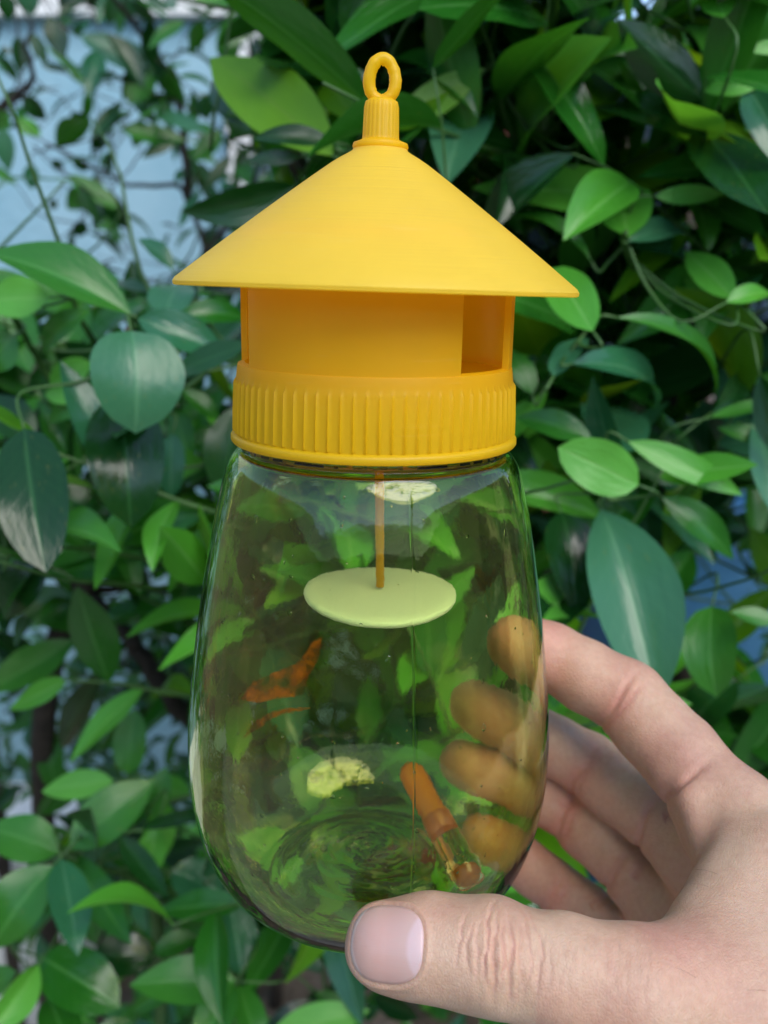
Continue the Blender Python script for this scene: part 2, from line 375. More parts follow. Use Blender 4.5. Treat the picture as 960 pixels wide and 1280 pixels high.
# weathered plank fence at the right, with gaps
m_plank = noise_mat('weathered_wood', (0.035, 0.024, 0.018), (0.10, 0.07, 0.05), 14, 0.9, 0.5, 60)
fen = empty('plank_fence', (1.2, 2.3, 0)); tag(fen, 'dark weathered plank fence behind the bush at right', 'fence')
x = -0.95; k = 0
while x < 1.6:
    w = rg.uniform(0.11, 0.15); h = rg.uniform(1.55, 1.85)
    if k == 3: h = 1.52
    mb = MB(); mb.box((x + w / 2, rg.uniform(-.006, .006), h / 2), (w, 0.022, h), Matrix.Rotation(rg.uniform(-.012, .012), 3, 'Y'))
    mb.build('plank', m_plank, fen, smooth=False)
    x += w + rg.uniform(0.006, 0.02); k += 1
for z in (0.5, 1.3):
    mb = MB(); mb.box((0.35, 0.045, z), (2.6, 0.05, 0.09)); mb.build('rail', m_plank, fen, smooth=False)

# blue plastic drum behind the bush at right
m_drum = noise_mat('blue_plastic', (0.035, 0.14, 0.28), (0.06, 0.19, 0.36), 6, 0.38, 0.1, 30)
dr = empty('plastic_drum', (0.62, 1.62, 0)); tag(dr, 'bright blue plastic drum standing behind the bush at right', 'drum')
prof = [(0, 0.0), (.27, 0.0), (.285, .02), (.285, .27), (.297, .28), (.297, .31), (.285, .32), (.285, .57), (.297, .58), (.297, .61), (.285, .62), (.28, .80), (.262, .85), (.262, .88), (.245, .88), (.245, .862), (0, .862)]
mb = MB(); mb.lathe(prof, 48); mb.build('drum_body', m_drum, dr, ang=30)
for a in (0.6, 3.7):
    mb = MB(); mb.lathe([(0, 0), (.03, 0), (.03, .016), (.026, .02), (0, .02)], 20)
    o = mb.build('bung', m_white, dr, ang=30); o.location = (.17 * math.cos(a), .17 * math.sin(a), .8625)

# slate blue bottle hanging on a wire in the bush, upper right
m_slate = noise_mat('slate_plastic', (0.04, 0.075, 0.10), (0.07, 0.12, 0.15), 25, 0.35)
hb = at(832, 228, 0.95)
bo = empty('hanging_bottle', hb); tag(bo, 'slate blue plastic bottle hanging in the gap between leaves at upper right', 'bottle')
mb = MB(); mb.lathe([(0, 0), (.018, .0), (.024, .006), (.0245, .03), (.0235, .05), (.0235, .056), (.018, .064), (.011, .068), (.011, .072)], 32); mb.build('bottle_body', m_slate, bo, ang=50)
mb = MB(); mb.lathe([(.0, .0725), (.021, .0725), (.022, .076), (.022, .090), (.018, .097), (0, .098)], 24); mb.build('bottle_cap', m_slate, bo, ang=40)
mb = MB(); mb.tube([(0, 0, .097), (.002, 0, .15), (-.01, .01, .22)], .0012, 6); mb.build('wire', m_bark, bo)

# pale concrete planter wall at lower left
m_conc = noise_mat('pale_concrete', (0.66, 0.67, 0.66), (0.82, 0.82, 0.80), 16, 0.9, 0.4, 90)
pw = empty('planter_wall', (-1.12, 1.45, 0)); tag(pw, 'low pale concrete planter wall at the lower left edge', 'planter wall')
mb = MB(); mb.box((0, 0, 0.17), (1.12, 0.15, 0.34)); mb.build('wall_body', m_conc, pw, smooth=False)
for i in range(3):
    mb = MB(); mb.box((-0.38 + 0.382 * i, 0, 0.365), (0.376, 0.19, 0.048)); mb.build('coping_stone', m_conc, pw, smooth=False)

# walls added out of view to block low sky and bounce fill light
m_beige = noise_mat('added_wall_render', (0.28, 0.22, 0.16), (0.38, 0.31, 0.23), 4, 0.9, 0.3, 40)
yw = empty('added_yard_wall', (0, -4.6, 0)); tag(yw, 'tan rendered yard wall added out of view behind the camera to shape the light', 'wall')
mb = MB(); mb.box((0, -0.1, 1.1), (7, 0.2, 2.2)); mb.build('wall_face', m_beige, yw, smooth=False)
for sx_ in (-1, 1):
    mb = MB(); mb.box((sx_ * 3.3, 3.55, 1.1), (0.2, 7.1, 2.2)); mb.build('added_side_wall', m_beige, yw, smooth=False)
mb = MB(); mb.box((0, -0.1, 2.235), (7.1, 0.3, 0.06)); mb.build('added_coping', m_conc, yw, smooth=False)

# ------------------------------------------------------------------ the insect trap
TY = 0.22                                       # distance of its axis
ZB = 0.158                                      # the base lies this far below the lens
axis_x = at(461.5, 900, TY).x
trap = empty('insect_trap', (axis_x - 0.0009, TY, H - ZB), (0, R(1.1), 0))
tag(trap, 'yellow capped insect trap with clear green jar held in the hand', 'insect trap')
def up(p): return [(r, z + ZB) for (r, z) in p]

outer = [(.0300, -.026), (.0300, -.0305), (.0312, -.0320), (.0312, -.0326), (.0300, -.0340), (.0300, -.0360), (.0320, -.0372), (.0323, -.0383), (.0316, -.0392)]
outer += catmull([(.0316, -.0392), (.0334, -.0402), (.0353, -.0434), (.0370, -.0495), (.0397, -.062), (.0434, -.084), (.0459, -.105), (.0466, -.118), (.0456, -.132), (.0422, -.1445), (.0368, -.1527), (.0305, -.1573), (.0260, -.158)], 5)[1:]
base = catmull([(.0260, -.158), (.0232, -.1565), (.0195, -.1530), (.0140, -.1512), (.0085, -.1504), (.0040, -.1498), (.0004, -.1496)], 5)[1:]
base = [(r, z + 0.00006 * math.sin(r * 2400)) for (r, z) in base]
outer += base
oa = np.array(outer)
tn = np.gradient(oa, axis=0); nn = np.stack([tn[:, 1], -tn[:, 0]], 1); nn /= np.linalg.norm(nn, axis=1)[:, None] + 1e-12
thick = np.interp(oa[:, 1], [-.158, -.150, -.135, -.06, -.045, -.026], [.0018, .0016, .0010, .0009, .0013, .0016])
inner = oa + nn * thick[:, None]
inner[:9, 0] = .0284                              # plain bore inside the neck
inner[:, 0] = np.maximum(inner[:, 0], .0004)
prof = [tuple(p) for p in oa] + [tuple(p) for p in inner[::-1]]
angs = [2 * math.pi * i / 176 for i in range(176)]
seams = [R(-77.2) % (2 * math.pi)]
angs = [a for a in angs if min(abs(a - s) for s in seams) > R(1.3)]
for s_ in seams: angs += [s_ + R(d) for d in (-1.2, -.45, -.2, 0, .2, .45, 1.2)]
angs.sort()
mb = MB(); mb.lathe(up(prof), angles=angs, close=True)
for i_, v in enumerate(mb.v):                        # the pushed-up base is a little uneven
    r_ = math.hypot(v[0], v[1])
    if v[2] < .012 and r_ < .026:
        a_ = math.atan2(v[1], v[0]); q_ = min(r_ / .006, 1) * min((.026 - r_) / .006, 1)
        mb.v[i_] = (v[0], v[1], v[2] + q_ * (.00010 * math.sin(3 * a_ + r_ * 700) + .00006 * math.sin(5 * a_ - r_ * 1300 + 1)))
no = len(outer); na = len(angs)
for j in range(no):
    if oa[j, 1] < -.0395:
        for i, a in enumerate(angs):
            d = min(abs(a - s) for s in seams)
            if d < R(.1):
                v = mb.v[j * na + i]; k = 1 + .00004 / max(oa[j, 0], .004)
                mb.v[j * na + i] = (v[0] * k, v[1] * k, v[2])
jar = mb.build('jar', m_glass, trap)
bm = bmesh.new(); bm.from_mesh(jar.data); bmesh.ops.recalc_face_normals(bm, faces=bm.faces); bm.to_mesh(jar.data); bm.free()
tag(jar, 'clear yellow green plastic jar')

# screw cap with a knurled skirt
NR, SUBD = 78, 8
angs = [2 * math.pi * i / (NR * SUBD) for i in range(NR * SUBD)]
capp = [(.0315, -.0372), (.0338, -.0372), (.0341, -.0368), (.0341, -.0358), (.0338, -.0353), (.0330, -.0350),
        (.0330, -.0345), (.0329, -.0300), (.03275, -.0234), (.03262, -.0224), (.0325, -.0214), (.0324, -.0203), (.0322, -.0192), (.0306, -.0188), (.0306, -.0255), (.0317, -.0270)]
mb = MB(); mb.lathe(up(capp), angles=angs, close=True)
for j in (6, 7, 8):
    for i in range(len(angs)):
        ph = i % SUBD
        k = {0: .00070, 1: .00012, SUBD - 1: .00012}.get(ph, 0) * (.75 if j == 8 else 1)
        v = mb.v[j * len(angs) + i]; s_ = 1 + k / .033
        mb.v[j * len(angs) + i] = (v[0] * s_, v[1] * s_, v[2])
cap = mb.build('screw_cap', m_cap, trap, ang=50)
# entrance panels with three openings between them, and the floor with its funnel
for (a0, a1) in ((-59, 34.5), (70, 152.5), (190, 265.5)):
    mb = MB()
    mb.lathe(up([(.0306, -.0191), (.0321, -.0195), (.0321, .0083), (.0306, .0093)]), seg=28, close=True, a0=R(a0 - 90), a1=R(a1 - 90))
    mb.build('entrance_panel', m_cap, trap, ang=40)
mb = MB(); mb.lathe(up([(.0305, -.0200), (.024, -.0204), (.014, -.0250), (.009, -.033), (.0078, -.033), (.013, -.0262), (.0235, -.0226), (.0305, -.0226)]), 64, close=True)
mb.build('entrance_floor', m_cap, trap, ang=40)

# cone roof
rz = lambda r: .0287 - (r - .0062) * .742
pr = [(.0058, .0289)] + [(r, rz(r) - .0006 * math.exp(-((r - .006) / .003) ** 2) + .0004 * math.sin((r - .006) / .0403 * math.pi)) for r in [.0064, .0075, .009] + [.011 + i * .0029 for i in range(12)]] + [(.0458, rz(.0458)), (.0463, -.0015), (.0462, -.0022), (.0457, -.0024), (.0445, -.0017), (.030, .0093), (.012, .0228), (.0045, .0276)]
mb = MB(); mb.lathe(up(pr), 160, close=True)
roof = mb.build('cone_roof', m_roof, trap, ang=35)
roof.rotation_euler = (R(-0.4), R(0.7), 0); roof.location = (-.0019, -.001, 0)
angs = [2 * math.pi * i / 96 for i in range(96)]
pp = [(0, .0285), (.0061, .0285), (.0063, .0290), (.0061, .0297), (.0050, .0301), (.0042, .0305), (.0041, .0312), (.0039, .0372), (.0036, .0384), (.0026, .0390), (.0, .0391)]
mb = MB(); mb.lathe(up([(max(r, .0002), z) for r, z in pp]), angles=angs)
for j in (6, 7):
    for i in range(96):
        if i % 4 == 0:
            v = mb.v[j * 96 + i]; mb.v[j * 96 + i] = (v[0] * .94, v[1] * .94, v[2])
mb.build('post', m_cap, roof, ang=50)
pts = []; rad = []; rr_ = random.Random(3); nL = 40
mb = MB(); vv = []; ff = []
for i in range(nL):
    a = 2 * math.pi * i / nL
    c = Vector((.0029 * math.sin(a) * (1 - .10 * math.cos(a)), .0002 * math.sin(2 * a), .0430 + ZB + .0043 * math.cos(a)))
    t = Vector((math.cos(a) * .0029, 0, -.0043 * math.sin(a))).normalized(); nrm = Vector((-t.z, 0, t.x)) * -1
    r = .00135 * (1 + .06 * rr_.uniform(-1, 1))
    for k in range(12):
        b = 2 * math.pi * k / 12
        lip = 1.25 if (i in (0, 1, nL - 1) and k in (0, 1, 11)) else 1
        vv.append(c + (nrm * math.cos(b) * r * lip + Vector((0, 1, 0)) * math.sin(b) * r * 1.1))
for i in range(nL):
    for k in range(12):
        i2 = (i + 1) % nL; k2 = (k + 1) % 12; ff.append((i * 12 + k, i * 12 + k2, i2 * 12 + k2, i2 * 12 + k))
mb.add(vv, ff); lp = mb.build('hanging_loop', m_cap, roof)

# orange reflection at the left, modelled as a coloured film on the inner wall
m_reflection = plastic_mat('orange_reflection', (1.0, 0.36, 0.012), 0.2, 0.5)
n_ = m_reflection.node_tree.nodes; l_ = m_reflection.node_tree.links; mo = n_['Material Output']; src = mo.inputs['Surface'].links[0].from_socket
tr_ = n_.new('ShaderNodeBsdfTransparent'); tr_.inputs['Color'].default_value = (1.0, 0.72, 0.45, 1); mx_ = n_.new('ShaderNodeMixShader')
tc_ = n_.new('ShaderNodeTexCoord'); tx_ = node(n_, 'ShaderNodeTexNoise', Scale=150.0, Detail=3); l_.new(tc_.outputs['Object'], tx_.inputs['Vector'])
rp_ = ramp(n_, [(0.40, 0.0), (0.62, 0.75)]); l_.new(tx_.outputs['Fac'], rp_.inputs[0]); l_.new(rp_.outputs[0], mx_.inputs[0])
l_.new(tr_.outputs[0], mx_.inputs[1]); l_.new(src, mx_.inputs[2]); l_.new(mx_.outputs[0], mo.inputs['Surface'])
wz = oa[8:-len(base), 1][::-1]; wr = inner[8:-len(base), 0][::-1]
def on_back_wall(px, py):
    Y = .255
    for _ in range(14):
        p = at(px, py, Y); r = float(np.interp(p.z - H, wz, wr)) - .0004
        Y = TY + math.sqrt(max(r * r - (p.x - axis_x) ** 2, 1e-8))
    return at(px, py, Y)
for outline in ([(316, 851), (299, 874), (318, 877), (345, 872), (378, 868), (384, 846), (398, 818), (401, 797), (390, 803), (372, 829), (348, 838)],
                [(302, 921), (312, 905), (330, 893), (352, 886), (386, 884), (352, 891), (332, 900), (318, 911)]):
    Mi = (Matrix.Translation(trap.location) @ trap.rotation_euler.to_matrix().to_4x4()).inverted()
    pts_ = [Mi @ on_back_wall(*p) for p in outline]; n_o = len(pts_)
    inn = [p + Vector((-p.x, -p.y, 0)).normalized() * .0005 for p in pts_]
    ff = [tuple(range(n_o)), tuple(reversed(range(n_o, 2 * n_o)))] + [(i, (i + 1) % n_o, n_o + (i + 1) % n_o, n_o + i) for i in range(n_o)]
    o = mesh_obj('jar_reflection', pts_ + inn, ff, m_reflection, trap, smooth=False); tag(o, 'orange reflection modelled as a thin film on the inner wall of the jar')

# rod and felt disc
mb = MB(); mb.tube([(0.0012, 0, ZB + .0255), (.0013, 0, ZB - .02), (.0016, -.0002, ZB - .05), (.0022, -.0003, ZB - .0745)], [.0012, .0012, .00115, .0010], 14); mb.build('rod', m_rod, trap)
mb = MB(); rr_ = random.Random(8); n = 72
ring = [(1 + .006 * math.sin(3 * 2 * math.pi * i / n + 1) + rr_.uniform(-.004, .004)) for i in range(n)]
vv = []; ff = []
prof = [(.0002, .0011), (.004, .00115), (.010, .0011), (.016, .00105), (.0184, .0009), (.0191, .0004), (.0192, -.0002), (.0189, -.0008), (.018, -.0011), (.010, -.0011), (.0002, -.0011)]
for (r, z) in prof:
    for i in range(n):
        a = 2 * math.pi * i / n; vv.append((r * ring[i] * math.cos(a), r * ring[i] * math.sin(a), z + .0003 * math.sin(2 * a + 1) * r / .019))
for j in range(len(prof) - 1):
    for i in range(n): ff.append((j * n + i, (j + 1) * n + i, (j + 1) * n + (i + 1) % n, j * n + (i + 1) % n))
mb.add(vv, ff); felt = mb.build('felt_disc', m_felt, trap)
felt.location = (.0021, -.0002, ZB - .0764); felt.rotation_euler = (R(3.2), R(.6), 0)
bm = bmesh.new(); bm.from_mesh(felt.data); bmesh.ops.recalc_face_normals(bm, faces=bm.faces); bm.to_mesh(felt.data); bm.free()

# loose little tube with orange liquid lying at the bottom of the jar
m_liq = plastic_mat('orange_liquid', (1.0, 0.40, 0.02), 0.15, 0.5)
m, n_, l_, b_ = new_mat('clear_tube_plastic'); b_.inputs['Transmission Weight'].default_value = 1.0; b_.inputs['Roughness'].default_value = 0.03; b_.inputs['IOR'].default_value = 1.45; b_.inputs['Base Color'].default_value = (1, .86, .62, 1); m_tube = m
A = at(591, 1105, .2085); B = at(516, 968, .2400)
d = (A - B); L = d.length
amp = empty('lure_tube', B); amp.rotation_euler = d.to_track_quat('Z', 'Y').to_euler()
tag(amp, 'small orange lure tube lying inside the jar near the thumb', 'tube')
mb = MB(); mb.lathe([(.0002, -.0036), (.0022, -.0030), (.0036, -.0008), (.0038, .002), (.0036, L * .38), (.0040, L * .40), (.0040, L * .46), (.0034, L * .48), (.0030, L * .56), (.0002, L * .58)], 24)
mb.build('tube_filling', m_liq, amp, ang=60)
mb = MB(); mb.lathe([(.0042, L * .42), (.0043, L * .55), (.0040, L * .80), (.0048, L * .86), (.0048, L * .9), (.0036, L * .95), (.0038, L), (.0002, L * 1.02)], 24)
mb.build('tube_end', m_tube, amp, ang=60)
mb = MB(); mb.lathe([(.0002, L * .85), (.0022, L * .87), (.0028, L * .92), (.0022, L * .97), (.0002, L * .98)], 16)
mb.build('drop', m_liq, amp)

# ------------------------------------------------------------------ the hand (one continuous body, grown from a distance field)
def V(p): return np.array(p, dtype=np.float64)
def P(px, py, Y): return V(at(px, py, Y))
def W(x, y, z): return V((x, y, H + z))
thumb = [(P(484, 1182, .1665), .0091), (P(540, 1184, .166), .0099), (P(612, 1194, .1640), .0106), (P(705, 1219, .1615), .0110), (P(800, 1246, .160), .0132), (P(905, 1278, .163), .0152), (P(1020, 1322, .166), .017)]
index = [(P(646, 803, .2525), .0078), (P(690, 820, .2545), .0090), (P(783, 872, .244), .0102), (P(850, 944, .229), .0106), (P(918, 1030, .213), .0128)]
middle = [(P(594, 880, .2655), .0077), (P(645, 904, .270), .0085), (P(735, 955, .264), .0093), (P(800, 1005, .248), .0097), (P(880, 1070, .228), .0126)]
ring_f = [(P(580, 955, .2685), .0074), (P(632, 973, .272), .0080), (P(712, 1013, .268), .0086), (P(752, 1050, .256), .0089), (P(838, 1138, .238), .0116)]
pinky = [(P(604, 1048, .2625), .0067), (P(645, 1070, .265), .0071), (P(692, 1106, .262), .0073), (P(738, 1142, .254), .0076), (P(805, 1192, .245), .0104)]
wrist = W(.128, .178, -.190); elbow = W(.285, .06, -.36)
palm = [  # (a, ra, b, rb, k)
    (index[-1][0], .0134, W(.119, .170, -.176), .0135, .008),
    (middle[-1][0], .0130, W(.124, .178, -.181), .0138, .010),
    (ring_f[-1][0], .0122, W(.127, .186, -.188), .0140, .010),
    (pinky[-1][0], .0110, W(.127, .193, -.196), .0145, .010),
    (W(.120, .172, -.180), .0170, wrist, .0225, .012),
    (wrist, .0225, W(.150, .165, -.212), .0235, .012),
    (W(.150, .165, -.212), .0235, elbow, .038, .015),
    (W(.127, .193, -.196), .015, W(.14, .18, -.208), .02, .012),
    # ball of the thumb, and the web of skin from thumb to index
    (P(905, 1275, .163), .0150, W(.118, .168, -.184), .0180, .012),
    (P(850, 1222, .165), .0078, P(928, 1082, .193), .0052, .008),
    (P(895, 1228, .166), .0112, P(945, 1085, .197), .0090, .010),
    (P(866, 1000, .2125), .0040, P(886, 1060, .2035), .0034, .004),
    (P(945, 1252, .166), .0140, P(970, 1100, .195), .0115, .012),
    (P(1000, 1280, .168), .016, P(1010, 1120, .19), .0135, .012),
]
def axis_grid(lo, f0, f1, hi, h, g=1.16, hmax=.006):
    mid = list(np.arange(f0, f1 + h, h)); a = []; x = f0; s = h
    while x > lo: s = min(s * g, hmax); x -= s; a.append(x)
    b = []; x = mid[-1]; s = h
    while x < hi: s = min(s * g, hmax); x += s; b.append(x)
    return np.array(a[::-1] + mid + b)
HV = .00048
gx = axis_grid(-.020, -.013, .112, .36, HV); gy = axis_grid(.00, .148, .285, .292, HV); gz = axis_grid(H - .44, H - .168, H - .066, H - .055, HV)
# finer columns across the thumb knuckle
kx = P(612, 1193, .163)[0]
gx = np.array(sorted(set(gx[(gx < kx - .011) | (gx > kx + .011)]) | set(np.arange(kx - .0109, kx + .011, .00032))))
D = np.full((len(gx), len(gy), len(gz)), .05, dtype=np.float32)
def window(pts, rad, margin=.016):
    lo = np.min(pts, 0) - max(rad) - margin; hi = np.max(pts, 0) + max(rad) + margin
    return tuple(slice(max(np.searchsorted(g_, l0) - 1, 0), np.searchsorted(g_, h0) + 1) for g_, l0, h0 in zip((gx, gy, gz), lo, hi))
def seg_d(X, Y, Z, a, ra, b, rb):
    ab = b - a; L2 = ab @ ab
    t = np.clip(((X - a[0]) * ab[0] + (Y - a[1]) * ab[1] + (Z - a[2]) * ab[2]) / L2, 0, 1)
    dx = X - a[0] - t * ab[0]; dy = Y - a[1] - t * ab[1]; dz = Z - a[2] - t * ab[2]
    return np.sqrt(dx * dx + dy * dy + dz * dz) - (ra + (rb - ra) * t)
def smin(a, b, k):
    h = np.maximum(k - np.abs(a - b), 0) / k
    return np.minimum(a, b) - h * h * k * .25
def grid_of(w):
    return (gx[w[0]][:, None, None].astype(np.float32), gy[w[1]][None, :, None].astype(np.float32), gz[w[2]][None, None, :].astype(np.float32))
for (a, ra, b, rb, k) in palm:
    w = window([a, b], [ra, rb]); D[w] = smin(D[w], seg_d(*grid_of(w), a, ra, b, rb), k)
def add_finger(ch, k_join, k_own=.004, extra=()):
    w = window([c[0] for c in ch] + [e[0] for e in extra], [c[1] for c in ch]); G = grid_of(w); F = None
    for (a, ra), (b, rb) in zip(ch[:-1], ch[1:]):
        q = seg_d(*G, a, ra, b, rb); F = q if F is None else smin(F, q, k_own)
    for (c, r_) in extra:
        q = seg_d(*G, c, r_, c + 1e-5, r_); F = smin(F, q, .006)
    D[w] = smin(D[w], F, k_join)
toward_axis = lambda p, s: p + s * np.array([axis_x - p[0], TY - p[1], 0]) / np.hypot(axis_x - p[0], TY - p[1])
def pads(ch):
    out = []
    for i in range(len(ch) - 1):
        (a, ra), (b, rb) = ch[i], ch[i + 1]
        if i in (0, 1, 2): out.append((toward_axis((a + b) / 2, .0014), (ra + rb) / 2 * .88))
    return out
add_finger(pinky, .003, extra=pads(pinky)); add_finger(ring_f, .003, extra=pads(ring_f)); add_finger(middle, .003, extra=pads(middle))
add_finger(index, .005, extra=pads(index)); add_finger(thumb, .006, .005)

def surface_nets(D, xs, ys, zs):
    S = D < 0
    nx, ny, nz = S.shape
    c = np.zeros((nx - 1, ny - 1, nz - 1), np.uint8)
    for i in (0, 1):
        for j in (0, 1):
            for k in (0, 1): c += S[i:nx - 1 + i, j:ny - 1 + j, k:nz - 1 + k]
    act = np.argwhere((c > 0) & (c < 8)); del c
    idx = np.full((nx - 1, ny - 1, nz - 1), -1, np.int32)
    idx[act[:, 0], act[:, 1], act[:, 2]] = np.arange(len(act))
    acc = np.zeros((len(act), 3)); cnt = np.zeros(len(act))
    ax = (xs, ys, zs); corners = [(i, j, k) for i in (0, 1) for j in (0, 1) for k in (0, 1)]
    for p in corners:
        for d in range(3):
            if p[d]: continue
            q = list(p); q[d] = 1
            a = act + np.array(p); b = act + np.array(q)
            va = D[a[:, 0], a[:, 1], a[:, 2]]; vb = D[b[:, 0], b[:, 1], b[:, 2]]
            m = (va < 0) != (vb < 0); t = va[m] / (va[m] - vb[m])
            pa = np.stack([ax[i][a[m, i]] for i in range(3)], 1); pb = np.stack([ax[i][b[m, i]] for i in range(3)], 1)
            acc[m] += pa + (pb - pa) * t[:, None]; cnt[m] += 1
    verts = acc / cnt[:, None]; quads = []
    for d in range(3):
        e1, e2 = (d + 1) % 3, (d + 2) % 3
        sl0 = [slice(None)] * 3; sl1 = [slice(None)] * 3; sl0[d] = slice(0, -1); sl1[d] = slice(1, None)
        ch = S[tuple(sl0)] != S[tuple(sl1)]
        e = np.argwhere(ch)
        ok = (e[:, e1] > 0) & (e[:, e2] > 0) & (e[:, e1] < S.shape[e1] - 1) & (e[:, e2] < S.shape[e2] - 1); e = e[ok]
        q = []
        for (o1, o2) in ((1, 1), (0, 1), (0, 0), (1, 0)):
            cc = e.copy(); cc[:, e1] -= o1; cc[:, e2] -= o2; q.append(idx[cc[:, 0], cc[:, 1], cc[:, 2]])
        q = np.stack(q, 1); flip = ~S[e[:, 0], e[:, 1], e[:, 2]]; q[flip] = q[flip][:, ::-1]; quads.append(q)
    return verts, np.concatenate(quads)
hv, hq = surface_nets(D, gx, gy, gz)

def smooth_pass(v, q, n):
    e = np.concatenate([q[:, [0, 1]], q[:, [1, 2]], q[:, [2, 3]], q[:, [3, 0]]])
    for _ in range(n):
        s = np.zeros_like(v); c = np.zeros(len(v))
        for k in range(3):
            s[:, k] = np.bincount(e[:, 0], v[e[:, 1], k], len(v)) + np.bincount(e[:, 1], v[e[:, 0], k], len(v))
        c = np.bincount(e[:, 0], minlength=len(v)) + np.bincount(e[:, 1], minlength=len(v))
        v = v * .45 + (s / c[:, None]) * .55
    return v
def vnormals(v, q):
    fn = np.cross(v[q[:, 2]] - v[q[:, 0]], v[q[:, 3]] - v[q[:, 1]]); n = np.zeros_like(v)
    for k in range(4):
        for d in range(3): n[:, d] += np.bincount(q[:, k], fn[:, d], len(v))
    return n / (np.linalg.norm(n, axis=1)[:, None] + 1e-20)
hv = smooth_pass(hv, hq, 7); hn = vnormals(hv, hq)

# --- nail bed, knuckle wrinkles and finger creases pressed into the surface
tip, ip, mcp = thumb[0][0], thumb[2][0], thumb[4][0]
ta = tip - ip; ta /= np.linalg.norm(ta)
tw = V((0, 0, H)) - tip; tw /= np.linalg.norm(tw); tw = tw - ta * (tw @ ta); tw /= np.linalg.norm(tw)   # dorsal side: towards the eye
tsd = np.cross(ta, tw)
NC = P(487, 1180, .1665); NLU, NLV = .0076, .0073
def nail_e(u, v):
    wv_ = np.where(u > 0, NLV * (1 - .10 * (u / NLU) ** 2), NLV)
    return (np.abs(u / NLU) ** 2.9 + np.abs(v / wv_) ** 2.9) ** (1 / 2.9)
rel = hv - NC; u = rel @ ta; v = rel @ tsd; h_ = rel @ tw
front = np.clip(h_ / .003, 0, 1) * (np.linalg.norm(rel, axis=1) < .02)
e = nail_e(u, v)
disp = np.zeros(len(hv))
disp += front * np.clip((1.06 - e) / .08, 0, 1) * -.00030 
disp += front * .00036 * np.exp(-((e - 1.12) / .06) ** 2) * np.clip(1.15 - u / NLU * .9, .15, 1)
g1 = gx
rel = hv - ip; u2 = rel @ ta; v2 = rel @ tsd; h2 = rel @ tw
fr2 = np.clip(h2 / .006, 0, 1) * (np.linalg.norm(rel, axis=1) < .026)
rgw = np.random.RandomState(4)
flush_shade = np.zeros(len(hv))
for i, c in enumerate((-.0100, -.0078, -.0060, -.0041, -.0024, -.0006, .0010, .0029, .0046, .0066)):
    bow = (.5 if c < -.002 else -.5) * (v2 / .011) ** 2 * abs(c + .002)
    wob = .00030 * np.sin(v2 * 700 + i * 2.1) + .00012 * np.sin(v2 * 1900 + i)
    strong = (1.0 if i in (3, 4, 5, 6) else .5)
    span = .0048 + .003 * rgw.rand(); off = (rgw.rand() - .5) * .003 + .001
    wgt = np.exp(-((v2 - off) / span) ** 4) * fr2
    q_ = np.exp(-((u2 - c - bow + wob) / .00042) ** 2)
    disp -= .00052 * strong * q_ * wgt
    flush_shade += .45 * strong * q_ * wgt
for i in range(15):                                 # faint cross lines along the rest of the thumb
    c = -.040 + i * .0021 + rgw.rand() * .0008
    rel3 = np.abs(v2) < .013
    q_ = np.exp(-((u2 - c + .12 * (v2 - .004) + .0004 * np.sin(v2 * 600 + i * 1.7)) / .00040) ** 2) * np.exp(-((v2 - (rgw.rand() - .5) * .01) / .006) ** 4)
    disp -= .00013 * q_ * np.clip(h2 / .006, 0, 1) * (np.linalg.norm(rel, axis=1) < .045)
disp += .0005 * fr2 * np.exp(-((u2 + .0015) / .006) ** 2) * np.exp(-(v2 / .007) ** 2) * (.6 + .4 * np.sin(u2 * 2200))
# flexion creases on the fingers
def crease(cpt, direc, depth, width, rad):
    global disp, flush_shade
    rr = hv - cpt; t_ = rr @ direc; pal = np.array([axis_x - cpt[0], TY - cpt[1], 0]); pal /= np.linalg.norm(pal)
    m_ = np.clip((rr @ pal) / (rad * .6) + .1, 0, 1) * (np.linalg.norm(rr, axis=1) < rad * 1.7)
    sdv = np.cross(direc, pal); t_ = t_ + .0007 * np.sin((rr @ sdv) * 420 + cpt[0] * 900)
    q_ = np.exp(-(t_ / width) ** 2) * m_
    disp -= depth * q_; flush_shade += .22 * q_ + .15 * np.exp(-(t_ / (width * 4)) ** 2) * m_
for ch in (index, middle, ring_f, pinky):
    d_ = ch[3][0] - ch[1][0]; d_ /= np.linalg.norm(d_)
    crease(ch[2][0], d_, .00055, .0011, ch[2][1]); crease(ch[2][0] + d_ * .0022, d_, .00025, .0009, ch[2][1])
    d_ = ch[4][0] - ch[3][0]; d_ /= np.linalg.norm(d_)
    crease(ch[3][0] * .62 + ch[4][0] * .38, d_, .0009, .0012, ch[4][1] * .9)
    flush_shade += .85 * np.exp(-(np.linalg.norm(hv - ch[0][0], axis=1) / .016) ** 2)
    flush_shade += .40 * np.exp(-(np.linalg.norm(hv - ch[2][0], axis=1) / .011) ** 2)
# long palm creases
for (p0, p1, dep) in ((P(840, 985, .205), P(800, 1110, .225), .0011), (P(868, 1010, .20), P(812, 1130, .22), .0010), (P(890, 1035, .195), P(870, 1075, .190), .0008)):
    ab = p1 - p0; t_ = np.clip((hv - p0) @ ab / (ab @ ab), 0, 1); dd = np.linalg.norm(hv - p0 - t_[:, None] * ab, axis=1)
    side = np.clip((hn @ V((-1, 0, 0)) + .1) * 2, 0, 1)
    disp -= dep * np.exp(-(dd / .006) ** 2) * side * .0
flush_shade += .55 * np.clip((hn @ V((-.8, -.2, -.3))), 0, 1) * (hv[:, 0] > .03)  # palm is naturally redder; the red of its shaded skin is coloured in too
flush_shade += .30 * np.exp(-(np.linalg.norm(hv - P(860, 1180, .158), axis=1) / .014) ** 2) + .4 * np.exp(-(np.linalg.norm(hv - tip, axis=1) / .011) ** 2)
